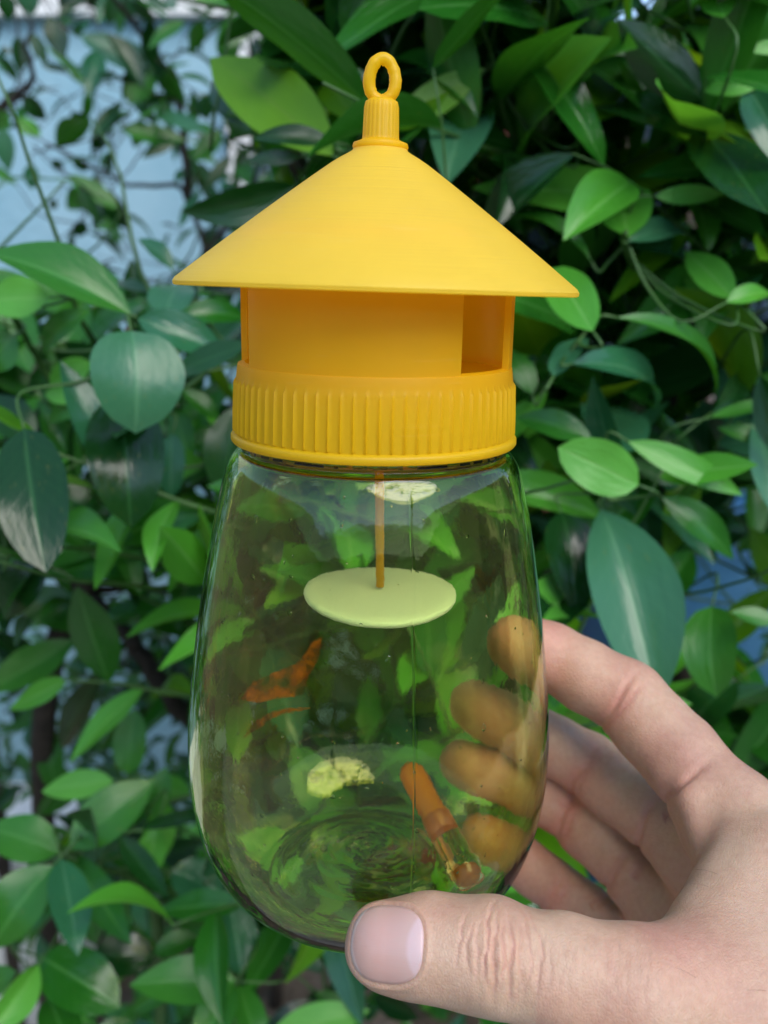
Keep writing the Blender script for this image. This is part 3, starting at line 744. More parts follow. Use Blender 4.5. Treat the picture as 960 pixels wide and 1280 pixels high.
# low, broad unevenness of flesh
lump = np.sin(hv[:, 0] * 410 + 1) * np.sin(hv[:, 1] * 370 + 2) * np.sin(hv[:, 2] * 390)
disp += .00025 * lump
hv = hv + hn * disp[:, None]
hand = mesh_obj('person', hv.tolist(), hq.tolist(), m_skin)
hand.data.attributes.new('flush_shade', 'FLOAT', 'POINT').data.foreach_set('value', np.clip(flush_shade, 0, .85).astype(np.float32))
tag(hand, 'bare right hand gripping the green jar, thumb in front and fingers behind', 'hand')

# a few fine hairs on the back of the thumb and hand
hr = np.random.RandomState(9); hb_ = MB()
cand = np.where((hn @ tw > .5) & (hv[:, 0] > kx + .010) & (hv[:, 0] < .10) & (hv[:, 1] < .185))[0]
for i in hr.choice(cand, 16, replace=False):
    p0 = Vector(hv[i]); nn_ = Vector(hn[i]); fl_ = Vector((-1, hr.uniform(-.2, .2), hr.uniform(-.9, .5))).normalized(); Lh = hr.uniform(.003, .006)
    pts_ = [p0 - nn_ * .0002 + (nn_ * (.35 * t - .30 * t * t) + fl_ * t) * Lh for t in (0, .25, .5, .75, 1)]
    hb_.tube(pts_, [.000024, .00002, .000018, .000014, .000008], 4)
hb_.build('hair', m_bark, hand)['kind'] = 'stuff'

# thumbnail: a curved plate lying in its bed
def field(p):
    best = 1.0
    for (a, ra), (b, rb) in zip(thumb[:-1], thumb[1:]):
        q = float(seg_d(p[0], p[1], p[2], a, ra, b, rb)); best = float(smin(np.float64(best), np.float64(q), .005))
    return best
NU, NVV = 26, 26; nv = []; nf = []; nuv = []
for ring_i in range(15):
    for k in range(48):
        a = 2 * math.pi * k / 48; s_ = ring_i / 13.0 if ring_i < 14 else 1.0
        cu, su = math.cos(a), math.sin(a)
        wv_ = NLV * (1 - .10 * max(cu, 0) ** 2)
        q = (abs(cu) ** 2.9 + abs(su) ** 2.9) ** (-1 / 2.9)
        uu, v_ = s_ * NLU * cu * q, s_ * wv_ * su * q
        p0 = NC + ta * uu + tsd * v_ + tw * .018
        lo, hi = 0.0, .03
        for _ in range(26):
            mid = (lo + hi) / 2
            if field(p0 - tw * mid) > 0: lo = mid
            else: hi = mid
        flat = .0008 * (abs(v_) / NLV) ** 2                                 # the plate is a little flatter than the flesh
        lift = (.00024 - .00010 * (ring_i / 13) ** 8) if ring_i <= 13 else -.0007
        nv.append(p0 - tw * lo + tw * (lift - flat * .2 + .0003 * (1 - (uu / NLU) ** 2)))
        nuv.append((uu / NLU * .5 + .5, v_ / NLV))
for r_i in range(14):
    for k in range(48): nf.append((r_i * 48 + k, r_i * 48 + (k + 1) % 48, (r_i + 1) * 48 + (k + 1) % 48, (r_i + 1) * 48 + k))
nail = mesh_obj('thumbnail', nv, nf, m_nail, hand)
ul = nail.data.uv_layers.new(name='UVMap')
for li, lp_ in enumerate(nail.data.loops): ul.data[li].uv = nuv[lp_.vertex_index]
bm = bmesh.new(); bm.from_mesh(nail.data); bmesh.ops.remove_doubles(bm, verts=bm.verts, dist=1e-7); bmesh.ops.recalc_face_normals(bm, faces=bm.faces); bm.to_mesh(nail.data); bm.free()
tag(nail, 'short pink thumbnail with a pale half moon')

# ------------------------------------------------------------------ foliage
def leaf_mesh(name, bend, fold, twist, wave, shape, mat):
    """a leaf along +X, length 1, half width 1 (scaled per leaf), with a short stalk"""
    NU_, NV_ = 12, 6
    v = []; f = []; uvs = []
    def prof(t):
        return (t ** shape[0]) * ((1 - t) ** shape[1])
    mxw = max(prof(i / 200) for i in range(1, 200))
    for i in range(NU_ + 1):
        t = i / NU_; t = t + .03 * math.sin(t * math.pi * 2)
        w = prof(min(max(t, .0), 1)) / mxw if 0 < i < NU_ else (.035 if i == 0 else .008)
        ang = bend * t; zc = -bend * t * t * .5; xc = t - (bend * bend) * t ** 3 / 6
        tw_ = twist * (t - .3)
        for j in range(NV_ + 1):
            s = (j / NV_ - .5) * 2
            y = w * s; z = fold * abs(s) ** 1.3 * w + wave * math.sin(t * 11 + (1 if s > 0 else 2.3)) * abs(s) ** 2 * w
            y2 = y * math.cos(tw_) - z * math.sin(tw_) * .4; z2 = z * math.cos(tw_) * 1.0 + y * math.sin(tw_)
            v.append((xc + math.sin(ang) * z2 * .15, y2, zc, z2)); uvs.append((t, s * (w ** .15)))
    out = [(a, b, c, d) for a, b, c, d in v]
    for i in range(NU_):
        for j in range(NV_):
            a = i * (NV_ + 1) + j; f.append((a, a + NV_ + 1, a + NV_ + 2, a + 1))
    return out, f, uvs
LEAF_CACHE = {}
VAR = {  # bend, fold, twist, wave, outline
    0: (.35, .22, .2, .05, (.80, 1.0)), 1: (.75, .30, -.3, .06, (.85, 1.05)), 2: (.10, .15, .3, .04, (.75, .95)),
    3: (1.1, .38, .1, .05, (.90, 1.1)), 4: (-.25, .26, -.2, .07, (.85, .95)), 5: (.55, .55, .3, .04, (.95, 1.0)),
    6: (.45, .16, -.1, .07, (.62, .68)), 7: (.2, .42, .5, .06, (.90, 1.05)), 8: (1.1, .25, .0, .04, (.62, .62)),
}
def get_leaf(var, mat, ratio):
    """mesh data shared by leaves of one shape; ratio = half width / length, in steps"""
    q = max(.08, round(ratio / .06) * .06); key = (var, mat, round(q, 2))
    if key not in LEAF_CACHE:
        vs, f, uvs = leaf_mesh('leaf', *VAR[var], mat)
        me = bpy.data.meshes.new('leaf')
        me.from_pydata([(x, y * q, zc + z * q) for (x, y, zc, z) in vs], [], f); me.update()
        me.polygons.foreach_set('use_smooth', [True] * len(me.polygons))
        ul = me.uv_layers.new(name='UVMap')
        for lp_ in me.loops: ul.data[lp_.index].uv = uvs[lp_.vertex_index]
        me.materials.append(M_LEAF[mat]); LEAF_CACHE[key] = (me, q)
    return LEAF_CACHE[key]
def leaf_matrix(base, tipp, halfw, normal, q):
    x = tipp - base; L = x.length; x.normalize()
    z = (normal - x * normal.dot(x)).normalized(); y = z.cross(x)
    sy = halfw / (q * L)
    M = Matrix((x * L, y * L * sy, z * L)).transposed().to_4x4(); M.translation = base
    return M
def add_leaf(plant, base, tipp, halfw, normal, var, mat):
    L = (tipp - base).length
    me, q = get_leaf(var, mat, halfw / L)
    o = bpy.data.objects.new('leaf', me); col.objects.link(o); o.parent = plant
    M = leaf_matrix(base, tipp, halfw, normal, q); M.translation = M.translation - plant.location
    o.matrix_basis = M
    return o

class Plant:
    def __init__(s, name, loc, label, cat, group, seed):
        s.root = empty(name, loc); tag(s.root, label, cat, group); s.twigs = MB(); s.limbs = []; s.rng = random.Random(seed); s.n = 0; s.extra = []; s.loc = Vector(loc); s.tmat = m_stem
    def limb(s, pts, r0, r1, mat=None, n=6):
        c = catmull([tuple(p) for p in pts], n); c = [Vector(p) for p in c]
        for i in range(1, len(c) - 1): c[i] = c[i] + Vector([s.rng.uniform(-1, 1) * r0 * .35 for _ in range(3)])
        rad = [r0 + (r1 - r0) * i / (len(c) - 1) for i in range(len(c))]
        mb = MB(); mb.tube([p - s.loc for p in c], rad, 8); mb.build('branch', mat or m_bark, s.root); s.limbs.append(c)
    def nearest(s, p):
        best = None
        for c in s.limbs:
            for q in c:
                d = (q - p).length
                if best is None or d < best[0]: best = (d, q)
        return best
    def twig_from(s, p, away, r=.0007, maxlen=.16):
        """a thin stalk from a leaf's base back to the nearest branch"""
        b = s.nearest(p)
        if not b: return
        q = b[1]
        if b[0] > .06: q = p + away * .03 + Vector((s.rng.uniform(-.02, .02), .06, -.03))
        mid = p + away * min(.025, b[0] * .4)
        pts = catmull([p, mid, mid.lerp(q, .55) + Vector((0, .006, -.008 * min(1, b[0] / .1))), q], 4)
        s.twigs.tube([Vector(x) - s.loc for x in pts], [r * (.75 + .6 * i / len(pts)) for i in range(len(pts))], 6)
    def key(s, bx, by, tx, ty, w, Yb, dY, roll, var, mat, stalk=True):
        dY = dY - .00022 * (ty - by) if ty > by else dY + .0001 * (by - ty); b = at(bx, by, Yb); t = at(tx, ty, Yb + dY); ax = (t - b).normalized()
        mid = (b + t) / 2; view = (Vector((0, 0, H)) - mid).normalized()
        nrm = (view - ax * view.dot(ax)).normalized(); sg = 1 if ax.cross(nrm).z > 0 else -1                     # positive roll turns the upper face to the sky
        roll = abs(roll) + 8 if mat in 'sm' else roll
        nrm = Matrix.Rotation(R(roll) * sg, 3, ax) @ nrm
        hw = w * .43 * zdepth(mid) / FPX / max(abs(math.cos(R(roll))), .45)
        add_leaf(s.root, b, t, hw, nrm, var, mat); s.n += 1
        if stalk: s.twig_from(b, -ax)
    def shoot(s, p0, d, L, nl, ll, mats, up_bias=.6, drop=None, r=.0016):
        """a leafy shoot: leaves alternate along a bent stem"""
        rn = s.rng; d = Vector(d).normalized(); pts = [Vector(p0)]; cur = d.copy(); n = 7
        for i in range(n):
            cur = (cur + Vector((rn.uniform(-.22, .22), rn.uniform(-.22, .22), rn.uniform(-.16, .20)))).normalized()
            pts.append(pts[-1] + cur * L / n)
        placed = 0
        side = rn.uniform(0, 6.28)
        for k in range(nl):
            t = .12 + .88 * (k + rn.uniform(-.2, .2)) / max(nl - 1, 1); t = min(max(t, .05), 1)
            i = min(int(t * n), n - 1); b = pts[i].lerp(pts[i + 1], t * n - i); ax = (pts[i + 1] - pts[i]).normalized()
            side += 2.4 + rn.uniform(-.5, .5)
            o1 = ax.orthogonal().normalized(); o2 = ax.cross(o1)
            out = o1 * math.cos(side) + o2 * math.sin(side)
            dr = (ax * rn.uniform(.55, 1.1) + out * 1.0 + Vector((0, 0, rn.uniform(-.5, .25)))).normalized()
            lf = ll * rn.uniform(.65, 1.2); tp = b + dr * lf
            if drop and drop(b, tp): continue
            nrm = Vector((rn.uniform(-.6, .6), rn.uniform(-1.0, .2), up_bias + rn.uniform(-.3, .5)))
            m_ = rn.choice(mats); hw = lf * rn.uniform(.14, .22)
            s.extra.append((b, tp, hw, nrm, rn.choice((0, 0, 1, 2, 3, 4, 5, 6, 7)), m_)); placed += 1
        if placed:
            s.twigs.tube([p - s.loc for p in pts], [r * (1 - .6 * i / n) for i in range(n + 1)], 5)
    def finish(s, limit=295):
        def size(e):
            z = zdepth((e[0] + e[1]) / 2); return (e[1] - e[0]).length * e[2] / z ** 2
        s.extra.sort(key=size, reverse=True)
        room = max(0, limit - s.n)
        for e in s.extra[:room]: add_leaf(s.root, *e); s.n += 1
        rest = s.extra[room:]
        if rest:
            bym = {}
            for e in rest: bym.setdefault(e[5], []).append(e)
            vv = []; ff = []; uu = []; mi = []; mats = list(bym)
            for m_ in mats:
                for e in bym[m_]:
                    L = (e[1] - e[0]).length; me, q = get_leaf(e[4], m_, e[2] / L); M = leaf_matrix(e[0], e[1], e[2], e[3], q); n0 = len(vv)
                    vv += [tuple((M @ v.co) - s.loc) for v in me.vertices]
                    for p in me.polygons:
                        ff.append(tuple(i + n0 for i in p.vertices)); mi.append(mats.index(m_))
                        for li in p.loop_indices: uu.append(tuple(me.uv_layers[0].data[li].uv))
            o = mesh_obj('foliage', vv, ff, None, s.root)
            for m_ in mats: o.data.materials.append(M_LEAF[m_])
            o.data.polygons.foreach_set('material_index', mi)
            ul = o.data.uv_layers.new(name='UVMap')
            for i, q_ in enumerate(uu): ul.data[i].uv = q_
            o['kind'] = 'stuff'
        if s.twigs.v: s.twigs.build('twigs', s.tmat, s.root)['kind'] = 'stuff'

def to_px(p):
    d = zdepth(p); u_ = p.y * SP + (p.z - H) * CP
    return 480 + FPX * p.x / d, 640 - FPX * u_ / d
def in_trap_space(b, t):
    """keep shoots out of the air taken by the trap and the hand"""
    for p in (b, t, (b + t) / 2):
        if p.y < .36: return True
    return False

GB = 'citrus bushes'
# --- the big bush at the right and behind the trap
big = Plant('citrus_bush', (.32, .75, 0), 'large glossy citrus bush filling the right side behind the trap', 'bush', GB, 11)
big.limb([(.32, .78, 0), (.30, .76, .5), (.25, .70, .95), at(700, 560, .62), at(700, 330, .58), at(640, 60, .56)], .016, .003)
big.limb([(.25, .70, .95), at(820, 640, .60), at(860, 420, .55), at(900, 180, .55), at(915, 20, .52)], .010, .002)
big.limb([at(700, 560, .62), at(655, 520, .50), at(690, 470, .44), at(722, 428, .40)], .0024, .0012, m_stem)
big.limb([at(700, 330, .58), at(560, 260, .52), at(470, 210, .48), at(420, 185, .44)], .0028, .0012, m_stem)
big.limb([at(690, 240, .57), at(650, 150, .52), at(625, 110, .48), at(614, 80, .46)], .002, .0012, m_stem)
big.limb([at(820, 640, .60), at(790, 600, .46), at(760, 625, .39)], .0022, .0012, m_stem)
big.limb([at(860, 420, .55), at(790, 330, .46), at(782, 290, .43)], .0022, .0012, m_stem)
big.limb([at(440, 620, .72), at(470, 400, .66), at(400, 240, .58), at(365, 195, .47), at(372, 220, .45)], .005, .0014)
big.limb([(.28, .74, .7), at(560, 900, .72), at(480, 700, .70), at(440, 620, .72)], .009, .004)
K = big.key
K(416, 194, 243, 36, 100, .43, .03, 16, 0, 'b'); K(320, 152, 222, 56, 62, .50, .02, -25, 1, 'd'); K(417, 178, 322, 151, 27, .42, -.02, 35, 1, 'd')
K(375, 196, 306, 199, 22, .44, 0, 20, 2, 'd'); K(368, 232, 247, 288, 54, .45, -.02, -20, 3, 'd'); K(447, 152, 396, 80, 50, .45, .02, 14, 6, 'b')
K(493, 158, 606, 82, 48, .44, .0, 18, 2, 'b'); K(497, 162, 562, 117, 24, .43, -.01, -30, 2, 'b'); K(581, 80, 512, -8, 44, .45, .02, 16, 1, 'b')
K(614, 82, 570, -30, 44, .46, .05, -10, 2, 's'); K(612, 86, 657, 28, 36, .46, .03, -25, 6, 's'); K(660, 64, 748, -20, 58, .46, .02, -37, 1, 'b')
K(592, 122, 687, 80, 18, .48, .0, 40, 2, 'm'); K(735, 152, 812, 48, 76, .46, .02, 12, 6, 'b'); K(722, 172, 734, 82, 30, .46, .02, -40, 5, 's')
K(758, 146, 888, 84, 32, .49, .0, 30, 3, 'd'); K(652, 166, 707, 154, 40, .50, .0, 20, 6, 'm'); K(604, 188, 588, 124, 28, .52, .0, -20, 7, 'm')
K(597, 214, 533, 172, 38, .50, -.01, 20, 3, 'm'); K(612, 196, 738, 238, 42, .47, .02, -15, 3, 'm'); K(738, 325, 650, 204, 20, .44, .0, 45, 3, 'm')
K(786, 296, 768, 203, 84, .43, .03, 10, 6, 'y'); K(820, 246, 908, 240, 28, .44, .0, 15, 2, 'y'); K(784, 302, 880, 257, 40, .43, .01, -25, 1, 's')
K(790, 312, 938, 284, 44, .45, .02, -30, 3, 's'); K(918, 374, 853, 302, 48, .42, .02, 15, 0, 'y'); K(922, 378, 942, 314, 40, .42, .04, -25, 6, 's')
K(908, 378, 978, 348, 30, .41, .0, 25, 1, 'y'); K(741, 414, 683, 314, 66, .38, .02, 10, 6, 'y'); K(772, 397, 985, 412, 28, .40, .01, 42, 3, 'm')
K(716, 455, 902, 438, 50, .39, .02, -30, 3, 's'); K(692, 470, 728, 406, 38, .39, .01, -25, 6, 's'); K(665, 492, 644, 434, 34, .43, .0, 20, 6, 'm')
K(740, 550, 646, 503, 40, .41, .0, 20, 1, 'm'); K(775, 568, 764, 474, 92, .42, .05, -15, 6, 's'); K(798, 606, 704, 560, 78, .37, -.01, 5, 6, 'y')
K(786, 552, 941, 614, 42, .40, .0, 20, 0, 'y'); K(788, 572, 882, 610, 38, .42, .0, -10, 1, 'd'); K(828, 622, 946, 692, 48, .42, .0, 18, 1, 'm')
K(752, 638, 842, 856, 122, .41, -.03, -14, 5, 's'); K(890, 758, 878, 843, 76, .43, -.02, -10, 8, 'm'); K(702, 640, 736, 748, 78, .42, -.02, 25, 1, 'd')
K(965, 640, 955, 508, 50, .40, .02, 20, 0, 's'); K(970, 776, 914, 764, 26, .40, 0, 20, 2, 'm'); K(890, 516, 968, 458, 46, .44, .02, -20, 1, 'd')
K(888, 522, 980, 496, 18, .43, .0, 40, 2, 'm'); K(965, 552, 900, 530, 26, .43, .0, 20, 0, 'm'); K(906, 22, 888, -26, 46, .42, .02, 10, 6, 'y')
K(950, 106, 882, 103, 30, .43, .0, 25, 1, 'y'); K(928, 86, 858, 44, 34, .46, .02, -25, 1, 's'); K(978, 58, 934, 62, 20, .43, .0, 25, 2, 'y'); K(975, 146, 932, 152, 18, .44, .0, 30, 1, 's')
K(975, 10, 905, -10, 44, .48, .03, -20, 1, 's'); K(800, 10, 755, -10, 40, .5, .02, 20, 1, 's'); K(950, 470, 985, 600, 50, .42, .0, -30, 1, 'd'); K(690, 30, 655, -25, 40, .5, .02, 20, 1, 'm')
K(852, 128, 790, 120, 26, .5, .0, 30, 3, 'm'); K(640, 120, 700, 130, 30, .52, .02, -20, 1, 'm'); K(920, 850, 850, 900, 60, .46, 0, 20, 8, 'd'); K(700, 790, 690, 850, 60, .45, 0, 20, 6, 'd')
def clear_gap(b, t):
    if in_trap_space(b, t): return True
    x_, y_ = to_px((b + t) / 2)
    if x_ < 330 and y_ < 310: return True
    for (gx_, gy_, gr_) in ((750, 168, 26), (832, 178, 34), (880, 98, 15), (890, 745, 85), (765, 785, 62), (690, 640, 26)):
        if (x_ - gx_) ** 2 + (y_ - gy_) ** 2 < gr_ ** 2: return True
    return False
rb = random.Random(21)
for i in range(150):
    px_, py_ = rb.uniform(340, 1010), rb.uniform(-60, 1000)
    Yd = rb.uniform(.52, 1.0)
    b = at(px_, py_, Yd)
    big.shoot(b, (rb.uniform(-.8, .8), rb.uniform(-.8, .1), rb.uniform(-.1, .9)), rb.uniform(.10, .2), rb.randint(5, 8), .072, 'mmmddmdb', drop=clear_gap)
for i in range(120):                               # slender shoots close behind the foremost leaves
    px_, py_ = (rb.uniform(560, 1010), rb.uniform(-60, 760)) if i % 3 else (rb.uniform(250, 720), rb.uniform(-60, 240))
    b = at(px_, py_, rb.uniform(.48, .64))
    big.shoot(b, (rb.uniform(-.9, .9), rb.uniform(-.6, .1), rb.uniform(.1, 1.0)), rb.uniform(.08, .15), rb.randint(5, 8), .078, 'mmmsmdyb', drop=clear_gap, r=.0011)
for i in range(64):                                # leaves seen through the jar
    b = at(rb.uniform(250, 690), rb.uniform(560, 1120), rb.uniform(.42, .60))
    big.shoot(b, (rb.uniform(-.8, .8), rb.uniform(-.5, .1), rb.uniform(-.1, .9)), rb.uniform(.08, .15), rb.randint(4, 6), .06, 'yymybs', drop=clear_gap)
for i in range(38):
    b = Vector((rb.uniform(-.25, .75), rb.uniform(.62, 1.15), rb.uniform(1.62, 2.05)))
    big.shoot(b, (rb.uniform(-.8, .8), rb.uniform(-.6, .4), rb.uniform(-.1, .9)), rb.uniform(.12, .22), rb.randint(6, 9), .075, 'mmdd')
for i in range(40):                                # the bush goes on beyond the frame
    b = at(rb.uniform(1000, 1350), rb.uniform(-60, 1150), rb.uniform(.5, .95))
    big.shoot(b, (rb.uniform(-.8, .8), rb.uniform(-.8, .1), rb.uniform(-.1, .9)), rb.uniform(.10, .2), rb.randint(5, 8), .072, 'mmmddmdb', drop=in_trap_space)
big.finish()

# --- citrus bush at the left
left = Plant('citrus_bush', (-.38, .85, 0), 'dark leaved citrus bush at the left edge, below the blue wall', 'bush', GB, 12)
left.limb([(-.38, .85, 0), (-.36, .83, .5), at(60, 860, .66), at(110, 742, .60), at(150, 560, .50), at(163, 412, .40)], .014, .0022)
left.limb([at(240, 900, .62), at(205, 860, .60), at(150, 785, .59), at(95, 735, .60), at(40, 700, .62)], .0075, .004)
left.limb([at(95, 738, .60), at(150, 736, .61), at(250, 738, .66)], .004, .002)
left.limb([at(150, 560, .50), at(60, 470, .50), at(20, 400, .46), at(-20, 380, .44)], .0022, .0012, m_stem)
left.limb([at(150, 560, .50), at(250, 470, .50), at(300, 430, .50)], .0022, .0012, m_stem)
K = left.key
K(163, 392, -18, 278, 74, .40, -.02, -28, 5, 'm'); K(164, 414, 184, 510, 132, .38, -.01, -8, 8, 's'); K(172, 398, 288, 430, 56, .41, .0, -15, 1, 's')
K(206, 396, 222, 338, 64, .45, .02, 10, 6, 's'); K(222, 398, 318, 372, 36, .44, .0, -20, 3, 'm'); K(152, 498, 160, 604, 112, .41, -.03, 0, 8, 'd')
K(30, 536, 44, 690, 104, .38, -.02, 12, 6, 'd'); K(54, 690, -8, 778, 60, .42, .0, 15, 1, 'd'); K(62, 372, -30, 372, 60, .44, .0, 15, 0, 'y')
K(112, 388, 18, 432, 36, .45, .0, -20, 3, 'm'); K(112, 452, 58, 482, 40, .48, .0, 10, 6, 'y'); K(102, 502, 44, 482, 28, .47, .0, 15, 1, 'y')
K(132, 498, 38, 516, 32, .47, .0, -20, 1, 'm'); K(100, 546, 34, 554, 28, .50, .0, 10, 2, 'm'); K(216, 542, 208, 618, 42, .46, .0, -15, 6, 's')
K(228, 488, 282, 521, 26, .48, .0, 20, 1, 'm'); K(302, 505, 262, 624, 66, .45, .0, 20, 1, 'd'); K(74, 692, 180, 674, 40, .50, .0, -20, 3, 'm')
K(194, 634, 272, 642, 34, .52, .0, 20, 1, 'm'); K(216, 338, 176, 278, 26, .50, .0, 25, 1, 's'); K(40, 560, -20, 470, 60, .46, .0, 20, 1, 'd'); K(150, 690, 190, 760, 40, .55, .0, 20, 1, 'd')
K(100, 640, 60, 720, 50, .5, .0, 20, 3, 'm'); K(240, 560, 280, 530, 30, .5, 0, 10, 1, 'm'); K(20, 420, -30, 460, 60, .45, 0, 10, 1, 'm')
def low_left(b, t):
    if in_trap_space(b, t): return True
    x_, y_ = to_px((b + t) / 2)
    if y_ < 350 and x_ < 300 : return True
    return (x_ - 215) ** 2 + (y_ - 780) ** 2 < 50 ** 2 or any((x_ - a_) ** 2 + (y_ - b_) ** 2 < 42 ** 2 for a_, b_ in ((175, 735), (120, 765), (165, 805), (205, 855)))
rb = random.Random(22)
for i in range(84):
    b = at(rb.uniform(-60, 330), rb.uniform(340, 800), rb.uniform(.48, .90))
    left.shoot(b, (rb.uniform(-.8, .8), rb.uniform(-.8, .1), rb.uniform(-.2, .8)), rb.uniform(.09, .17), rb.randint(4, 7), .062, 'mmmddm', drop=low_left)
for i in range(40):
    b = at(rb.uniform(-330, -50), rb.uniform(330, 950), rb.uniform(.5, .95))
    left.shoot(b, (rb.uniform(-.8, .8), rb.uniform(-.8, .1), rb.uniform(-.2, .8)), rb.uniform(.09, .17), rb.randint(5, 8), .066, 'mmmddm', drop=in_trap_space)
left.finish()

# --- young bush low at the left, in front of the soil
low = Plant('citrus_bush', (-.22, .70, 0), 'bright leaved young citrus bush below the jar at lower left', 'bush', GB, 13)
low.limb([(-.22, .70, 0), (-.22, .68, .45), at(200, 1180, .56), at(118, 1102, .50), at(72, 1070, .46)], .008, .0018, m_stem)
low.limb([at(200, 1180, .56), at(178, 1108, .50), at(120, 1080, .47)], .003, .0016, m_stem)
low.limb([(-.22, .69, .40), at(320, 1300, .56), at(292, 1225, .48), at(300, 1130, .47)], .0022, .0012, m_stem)
K = low.key
K(74, 1066, -18, 1026, 66, .44, .0, 10, 6, 'm'); K(88, 1060, 188, 970, 70, .44, .01, -12, 0, 'm'); K(142, 976, 44, 986, 42, .48, .0, 15, 0, 'y')
K(160, 968, 163, 888, 48, .50, .0, -10, 6, 'm'); K(76, 1074, 102, 1182, 58, .42, -.02, 10, 0, 's'); K(66, 1082, -34, 1186, 78, .42, -.01, -15, 1, 'm')
K(196, 1034, 180, 1104, 44, .46, .0, 10, 0, 'y'); K(194, 1022, 202, 960, 34, .48, .0, 15, 6, 'm'); K(114, 1102, 106, 1194, 42, .45, .0, 15, 1, 'm')
K(50, 1196, 146, 1250, 84, .42, -.01, 5, 6, 'm'); K(294, 1226, 160, 1224, 66, .41, -.01, 8, 0, 'm'); K(302, 1218, 286, 1112, 62, .44, .01, 12, 2, 's')
K(193, 1192, 247, 1164, 34, .46, .0, 15, 1, 'm'); K(116, 1196, 194, 1190, 60, .46, .0, 10, 6, 'd'); K(48, 1206, -6, 1296, 46, .41, -.02, -25, 5, 'y')
K(60, 1248, 92, 1310, 56, .42, -.02, 10, 6, 'm'); K(292, 1230, 240, 1310, 52, .41, -.02, 15, 1, 'm'); K(298, 1232, 334, 1310, 42, .42, -.02, 20, 1, 'm')
K(338, 1296, 460, 1258, 52, .42, .0, 12, 0, 'y'); K(214, 1090, 282, 1110, 60, .47, .0, 15, 6, 's'); K(150, 1106, 138, 1180, 40, .47, .0, 20, 1, 'm'); K(180, 1110, 176, 1170, 26, .46, .0, -30, 5, 's')
K(20, 1215, -30, 1240, 40, .43, .0, 10, 1, 'm'); K(120, 1285, 180, 1310, 50, .43, 0, 10, 1, 'm'); K(240, 1130, 262, 1085, 30, .5, 0, 10, 2, 'm'); K(395, 1240, 470, 1300, 40, .45, 0, 10, 1, 'm')
rb = random.Random(23)
def low_gap(b, t):
    if in_trap_space(b, t): return True
    x_, y_ = to_px((b + t) / 2)
    return x_ < 60 and 980 < y_ < 1125 and b.y < 1.4
for i in range(44):
    b = at(rb.uniform(-40, 760), rb.uniform(1040, 1330), rb.uniform(.46, .72))
    low.shoot(b, (rb.uniform(-.8, .8), rb.uniform(-.8, .1), rb.uniform(0, .8)), rb.uniform(.08, .14), rb.randint(4, 6), .055, 'mmmdds', drop=low_gap)
low.finish()

# --- small-leaved shrub further back at the left
small = Plant('small_leaved_shrub', (-.42, 1.12, 0), 'low shrub of tiny shiny leaves behind the branch at left', 'shrub', None, 14)
small.limb([(-.42, 1.12, 0), (-.40, 1.1, .35), (-.36, 1.08, .72)], .01, .003)
small.limb([(-.41, 1.1, .3), (-.50, 1.05, .55), (-.55, 1.02, .8)], .006, .002)
rb = random.Random(24)
for i in range(75):
    b = at(rb.uniform(-70, 330), rb.uniform(780, 1010), rb.uniform(.9, 1.25))
    small.shoot(b, (rb.uniform(-.8, .8), rb.uniform(-.8, .1), rb.uniform(-.2, .8)), rb.uniform(.08, .14), rb.randint(7, 10), .034, 'mmmds', r=.001)
small.finish()

# --- thin tree with dark hanging leaves in front of the blue wall
tree = Plant('slender_tree', (-.62, 1.25, 0), 'slender tree with dark hanging leaves against the blue wall', 'tree', None, 15)
tree.tmat = m_bark
tree.limb([(-.62, 1.3, 0), (-.60, 1.28, .8), at(-60, 300, 1.2), at(-30, 160, 1.1), at(28, 116, 1.05), at(40, 30, 1.0)], .012, .0018)
tree.limb([(-.60, 1.28, .8), at(225, 420, 1.15), at(235, 250, 1.1), at(160, 230, 1.05), at(60, 180, 1.0)], .005, .0012)
tree.limb([at(235, 250, 1.1), at(220, 120, 1.1), at(160, 20, 1.05), at(100, -30, 1.0)], .005, .002)
tree.limb([(-.60, 1.28, .9), at(250, 330, 1.2), at(330, 200, 1.25), at(400, 40, 1.25)], .006, .002)
K = tree.key
for (bx_, by_, tx_, ty_, w_, m_) in ((22, 45, 26, 92, 22, 'd'), (40, 42, 58, 80, 20, 'd'), (62, 20, 80, 72, 34, 'd'), (92, 32, 100, 46, 14, 'd'), (140, -5, 135, 32, 20, 'd'), (165, -5, 190, 28, 22, 'd'), (5, -10, 12, 26, 26, 'd'), (35, -15, 36, 20, 34, 's'),
                                   (100, 45, 222, 95, 40, 's'), (30, 118, 55, 155, 26, 'd'), (28, 115, -10, 130, 18, 'd'), (20, 150, 52, 168, 22, 'y'), (10, 140, -10, 165, 30, 'm'), (90, 140, 108, 165, 24, 'd'), (130, 165, 115, 190, 20, 'd'), (65, 200, 80, 212, 14, 'd'), (90, 200, 112, 214, 14, 'd'), (137, 190, 137, 222, 10, 'd'),
                                   (110, 235, 80, 262, 30, 'm'), (120, 232, 100, 262, 24, 'm'), (130, 236, 155, 290, 30, 'd'), (70, 250, 62, 262, 14, 'd'), (100, 275, 100, 298, 22, 'd'), (40, 205, 38, 238, 22, 's'), (5, 160, 8, 215, 28, 's'), (180, 150, 165, 185, 24, 'm'), (150, 100, 190, 88, 20, 'd'), (170, 110, 200, 130, 26, 'm')):
    K(bx_, by_, tx_, ty_, w_, .98 + .004 * (bx_ % 37), .01, (bx_ * 7) % 50 - 25, (bx_ + by_) % 5, m_)
def tree_gap(b, t):
    x_, y_ = to_px((b + t) / 2)
    return (x_ < 190 and y_ > 30 and rbt.random() < .62) or y_ > 480
rbt = random.Random(31); rb = random.Random(25)
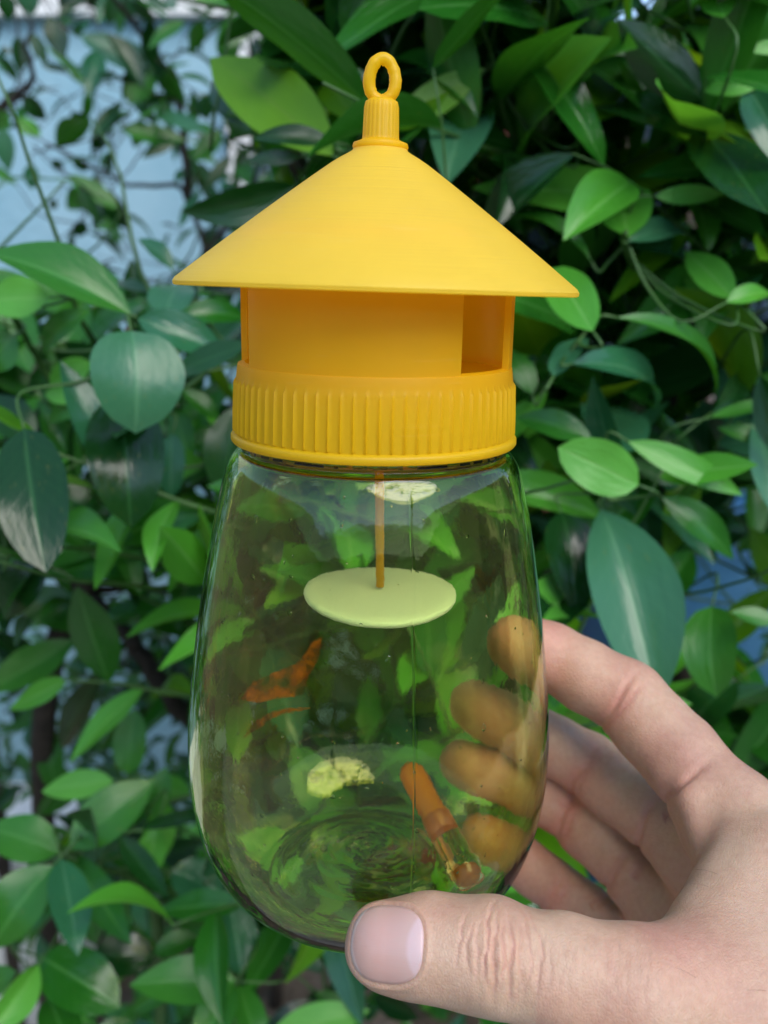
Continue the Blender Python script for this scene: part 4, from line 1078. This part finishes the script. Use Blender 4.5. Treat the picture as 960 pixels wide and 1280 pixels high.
for i in range(84):
    b = at(rb.uniform(40, 480), rb.uniform(-40, 360), rb.uniform(.95, 1.4))
    tree.shoot(b, (rb.uniform(-.8, .8), rb.uniform(-.6, .3), rb.uniform(-.7, .5)), rb.uniform(.10, .2), rb.randint(5, 8), .055, 'ddmms', drop=tree_gap, r=.0010)
tree.finish()

# --- added unseen canopy that breaks up the sun's reflection in the jar
over = Plant('added_canopy', (1.6, -2.9, 0), 'unseen leafy tree added behind the camera to break up the sun reflection', 'tree', None, 17)
cen = Vector((0, 0, H)) + sdir * 2.3
over.limb([(1.6, -2.9, 0), (1.55, -2.6, 1.6), (1.3, -1.9, 2.8), cen + Vector((-.4, .35, .15))], .05, .012)
over.limb([(1.55, -2.6, 1.6), (1.2, -1.9, 2.5), cen + Vector((.5, -.1, -.2)), cen + Vector((-.1, -.5, .3))], .03, .008)
rb = random.Random(27)
for i in range(46):
    b = cen + Vector((rb.uniform(-.95, .95), rb.uniform(-.8, .8), rb.uniform(-.45, .45)))
    over.shoot(b, (rb.uniform(-.8, .8), rb.uniform(-.8, .8), rb.uniform(-.6, .6)), rb.uniform(.2, .35), rb.randint(6, 9), .12, 'mmd', r=.003)
over.finish(limit=0)

# --- dark hedge closing the view behind the bushes
hedge = Plant('hedge', (.35, 1.40, 0), 'dark dense hedge behind the citrus bush', 'hedge', None, 16)
for hx in (-.2, .1, .4, .7, 1.0):
    hedge.limb([(hx, 1.42, 0), (hx + .05, 1.38, .6), (hx - .03, 1.36, 1.15)], .012, .004)
rb = random.Random(26)
def hedge_gap(b, t):
    x_, y_ = to_px((b + t) / 2)
    return (x_ < 330 and y_ < 560) or y_ < 60 or clear_gap(b, t)
for i in range(230):
    b = Vector((rb.uniform(-.35, 1.15), rb.uniform(1.12, 1.5), rb.uniform(.25, 1.50)))
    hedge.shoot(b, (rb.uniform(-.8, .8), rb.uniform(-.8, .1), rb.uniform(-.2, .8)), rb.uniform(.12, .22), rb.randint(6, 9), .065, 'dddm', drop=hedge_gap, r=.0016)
hedge.finish()

# --- weeds added under the bushes to brighten the jar's lower edge with green
gc = random.Random(41); cover = Plant('added_weeds', (0, 1.2, 0), None, None, None, 42)
for i in range(420):
    b = Vector((gc.uniform(-1.2, 1.2), gc.uniform(.66, 1.95), gc.uniform(.02, .05)))
    for k in range(3):
        a = gc.uniform(0, 6.28); d = Vector((math.cos(a), math.sin(a), gc.uniform(.2, .9))).normalized(); lf = gc.uniform(.05, .10)
        cover.extra.append((b, b + d * lf, lf * .22, Vector((0, -.2, 1)), gc.choice((0, 1, 2)), gc.choice('mmy')))
cover.finish(limit=0)
o = [c for c in cover.root.children][0]; o.parent = None; o.location = cover.loc; o.name = 'added_weeds'
bpy.data.objects.remove(cover.root); o.name = 'added_weeds'
tag(o, 'low green weeds added under the bushes to brighten the jar edge', 'weeds', kind='stuff')
